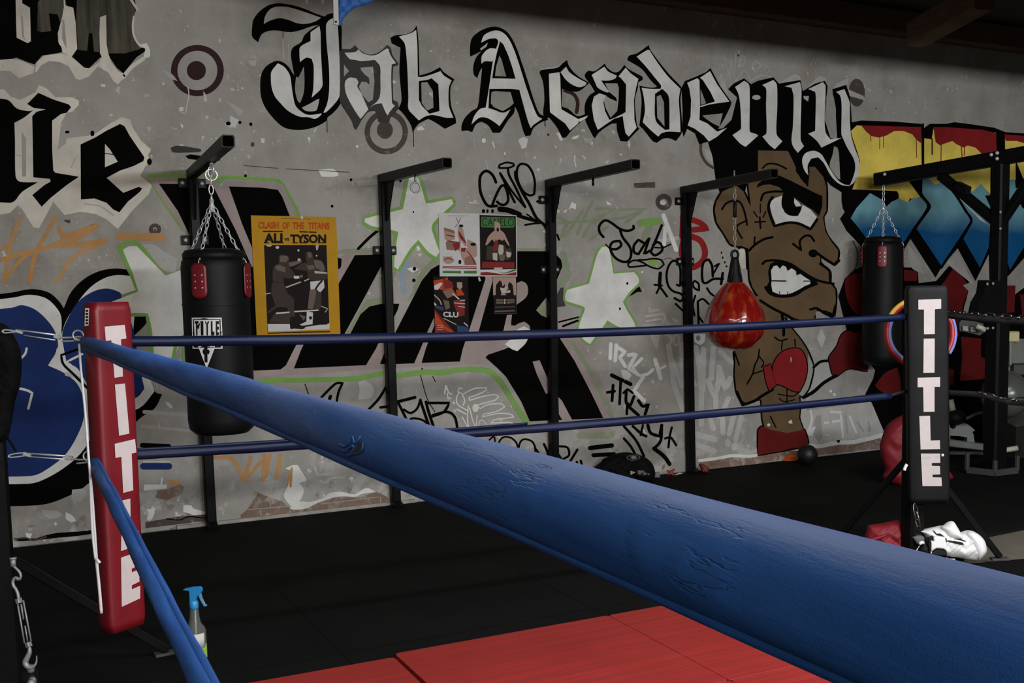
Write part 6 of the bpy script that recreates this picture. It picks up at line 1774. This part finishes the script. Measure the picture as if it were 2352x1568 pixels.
BL_ = mat('blue_plastic', (.02, .24, .55), .35); BL2 = mat('pale_blue_plastic', (.12, .30, .45), .35)
q = MB(); q.lathe([(.018, .226), (.0185, .232), (.019, .250), (.015, .258), (.011, .262)], B0, 20); q.build('collar', BL_, root)
P5 = lambda x, z: B0+HX*x+Vector((0, 0, z))
q = MB(); q.prism([P5(*p)-HY_*.011 for p in ((-.013, .255), (.010, .255), (.016, .280), (.030, .288), (.036, .300), (.036, .312), (.028, .318), (-.002, .317), (-.036, .311), (-.040, .308), (-.014, .305), (-.012, .285))], HY_*.022); hd = q.build('sprayer_head', BL_, root)
q = MB(); q.prism([P5(*p)-HY_*.006 for p in ((.022, .288), (.031, .290), (.036, .268), (.047, .243), (.055, .238), (.046, .234), (.038, .246), (.028, .268))], HY_*.012); q.build('trigger', BL2, root)

# banner at the top of the picture
BNM = mat('banner_blue', (.025, .11, .36), .7, 0, .2, 3)
root = empty('hanging_banner', at_y(772, 30, 6.7), 'blue cloth banner on a white pole hanging in from above', 'banner')
q = MB(); q.bar(at_y(772, 57, 6.7), at_y(767, -150, 6.7), .030, .012, up=(0, 1, 0)); q.build('pole', mat('aged_white', (.50, .48, .44), .6), root)
q = MB(); bolt(q, at_y(771.5, 50, 6.69), (0, -1, 0), .006, .004); q.build('screw', RUBBER, root)
bd_ = (at_y(780, 20, 6.72)-EYE).dot(FWD)
puff('cloth', smooth(cr('E', (846, 236), (846, -560), (1700, -560), (1500, -180), (1300, -60), (1180, 0), (1100, 42), (1000, 72), (930, 130), (890, 185), (878, 236)), sub=3, corner=40), bd_, .02, BNM, root, 6, 16, .5, 3)

# ------------------------------------------------------------------ machines in the dark right corner
GP = mat('machine_grey', (.16, .17, .15), .5, 0, .15, 8); GD = mat('machine_dark', (.03, .03, .028), .6, 0, .2, 8); GL = mat('machine_cream', (.42, .42, .33), .5)  # grey-white housing tinted darker for the dim corner
dm = 9.9
def px3(ck, x, y, d=dm): 
    ox, oy, k = CROPS[ck]; return at_d(ox+x/k, oy+y/k, d)
root = empty('rowing_machine', px3('X', 500, 990)-Vector((0, 0, px3('X', 500, 990).z)), 'pale grey exercise machine low on the floor, seen right of the black pad', 'exercise machine')
q = MB(); q.prism([px3('X', *p) for p in ((195, 600), (200, 480), (240, 640), (290, 670), (340, 640), (355, 560), (430, 550), (540, 570), (620, 630), (690, 690), (640, 720), (660, 760), (690, 960), (540, 930), (210, 900), (205, 760))], FWD*.10, [px3('X', *p) for p in ((240, 785), (400, 790), (545, 820), (545, 890), (240, 850))]); q.build('housing', GP, root)
q = MB(); q.bar(px3('X', 100, 900), px3('X', 830, 985), .07, .06); q.build('rail', GP, root)
q = MB(); q.bar(px3('X', 120, 1090), px3('X', 830, 1100), .06, .03); q.build('foot', GD, root)
q = MB(); q.tube([px3('X', 240, 140), px3('X', 300, 380)], .028, 10); q.build('handle', GL, root)
q = MB(); q.tube(smoothpts3([px3('X', 430, 440), px3('X', 470, 475), px3('X', 560, 465), px3('X', 700, 400), px3('X', 850, 365)]), .014, 8); q.build('arm', GP, root)
q = MB(); q.ball(px3('X', 340, 455), .09, .09, .07, n=20); q.build('seat', RUBBER, root)
q = MB(); q.tube(smoothpts3([px3('X', 190, 480), px3('X', 200, 390), px3('X', 260, 370), px3('X', 380, 380)]), .022, 8); q.build('guard', GP, root)
root = empty('cable_machine', at_z(2325, 1040, 0), 'dark upright gym machine with cream pole and grip at the right edge', 'exercise machine')
q = MB(); q.bar(px3('R', 1395, 460, 9.5), px3('R', 1425, 850, 9.5), .035, .035, up=(0, 1, 0)); q.build('pole', GL, root)
q = MB(); q.bar(px3('R', 1390, 520, 9.45), px3('R', 1510, 520, 9.45), .09, .09); q.build('grip', mat('cream_grip', (.45, .40, .18), .5), root)
q = MB(); q.bar(px3('R', 1485, 540, 9.5), px3('R', 1485, 780, 9.5), .17, .06, up=(0, 1, 0)); q.build('panel', GP, root)
q = MB(); q.bar(px3('R', 1440, 810, 9.5), px3('R', 1700, 810, 9.5), .2, .1); q.build('tray', GD, root)
q = MB(); q.bar(at_z(2330, 1035, 0)+Vector((0, 0, .01)), px3('R', 1500, 1080, 9.6), .5, .4, up=(0, 1, 0)); q.build('base_box', GD, root)
q = MB(); q.tube([px3('X', 1150, 1060, 9.3), px3('X', 1450, 1008, 9.3)], .022, 10); q.build('foot_bar', GL, root)
bcn = px3('R', 1400, 1040, 9.3); q = MB(); q.ball(bcn, .20, n=32); tag(q.build('exercise_ball', mat('grey_ball', (.075, .08, .07), .25)), 'dark grey glossy exercise ball behind the tall steel rack post', 'exercise ball')
q = MB(); q.prism([px3('R', *p, 9.0) for p in ((985, 400), (1010, 365), (1100, 380), (1200, 400), (1220, 470), (1170, 510), (1060, 480), (990, 470))], FWD*.12); hd = tag(q.build('speed_bag_platform', GD), 'black bracket with grey panes hanging beside the black rack post', 'bracket')
q = MB(); q.prism([px3('R', *p, 8.97) for p in ((1015, 425), (1065, 428), (1065, 470), (1018, 465))], FWD*.02); q.build('pane', GP, hd)
q = MB(); q.prism([px3('R', *p, 8.97) for p in ((1085, 430), (1130, 440), (1135, 480), (1090, 475))], FWD*.02); q.build('pane', GP, hd)
q = MB(); q.tube([px3('R', 1140, 425, 8.9), px3('R', 1220, 462, 8.9)], .022, 8); q.build('handle', GL, hd)

puff('strap', smooth([(-30, 735), (12, 745), (30, 772), (42, 800), (46, 835), (42, 885), (30, 925), (24, 965), (14, 1010), (-30, 1020)]), 4.30, .04, WEB, lpost, 5, 18, .05, 6)
# ------------------------------------------------------------------ light
w = bpy.data.worlds.new('world'); sc.world = w; w.use_nodes = True
w.node_tree.nodes['Background'].inputs[0].default_value = (.55, .6, .7, 1)
w.node_tree.nodes['Background'].inputs[1].default_value = .08
def area(name, loc, target, sx, sy, power, colr):
    l = bpy.data.lights.new(name, 'AREA'); l.shape = 'RECTANGLE'; l.size = sx; l.size_y = sy; l.energy = power; l.color = colr
    o = bpy.data.objects.new(name, l); col.objects.link(o); o.location = loc
    d = Vector(target)-Vector(loc); o.rotation_euler = d.to_track_quat('-Z', 'Y').to_euler()
    return o
area('window_light', (-.5, -3.6, 2.75), (3.5, 7.7, 1.4), 2.6, .36, 262, (1., .92, .82))
area('window_light', (4.0, -3.6, 2.75), (5.0, 7.7, 1.4), 3.0, .36, 420, (.92, .96, 1.))
area('lamp_light', (1.4, 2.6, 3.15), (1.4, 2.6, 0), 2.4, .2, 70, (.95, .97, 1.))
area('lamp_light', (4.6, 2.6, 3.15), (4.6, 2.6, 0), 2.4, .2, 100, (.95, .97, 1.))
sc.view_settings.view_transform = 'Standard'; sc.view_settings.look = 'None'
sc.view_settings.gamma = 1; sc.view_settings.exposure = 0; sc.view_settings.use_curve_mapping = False
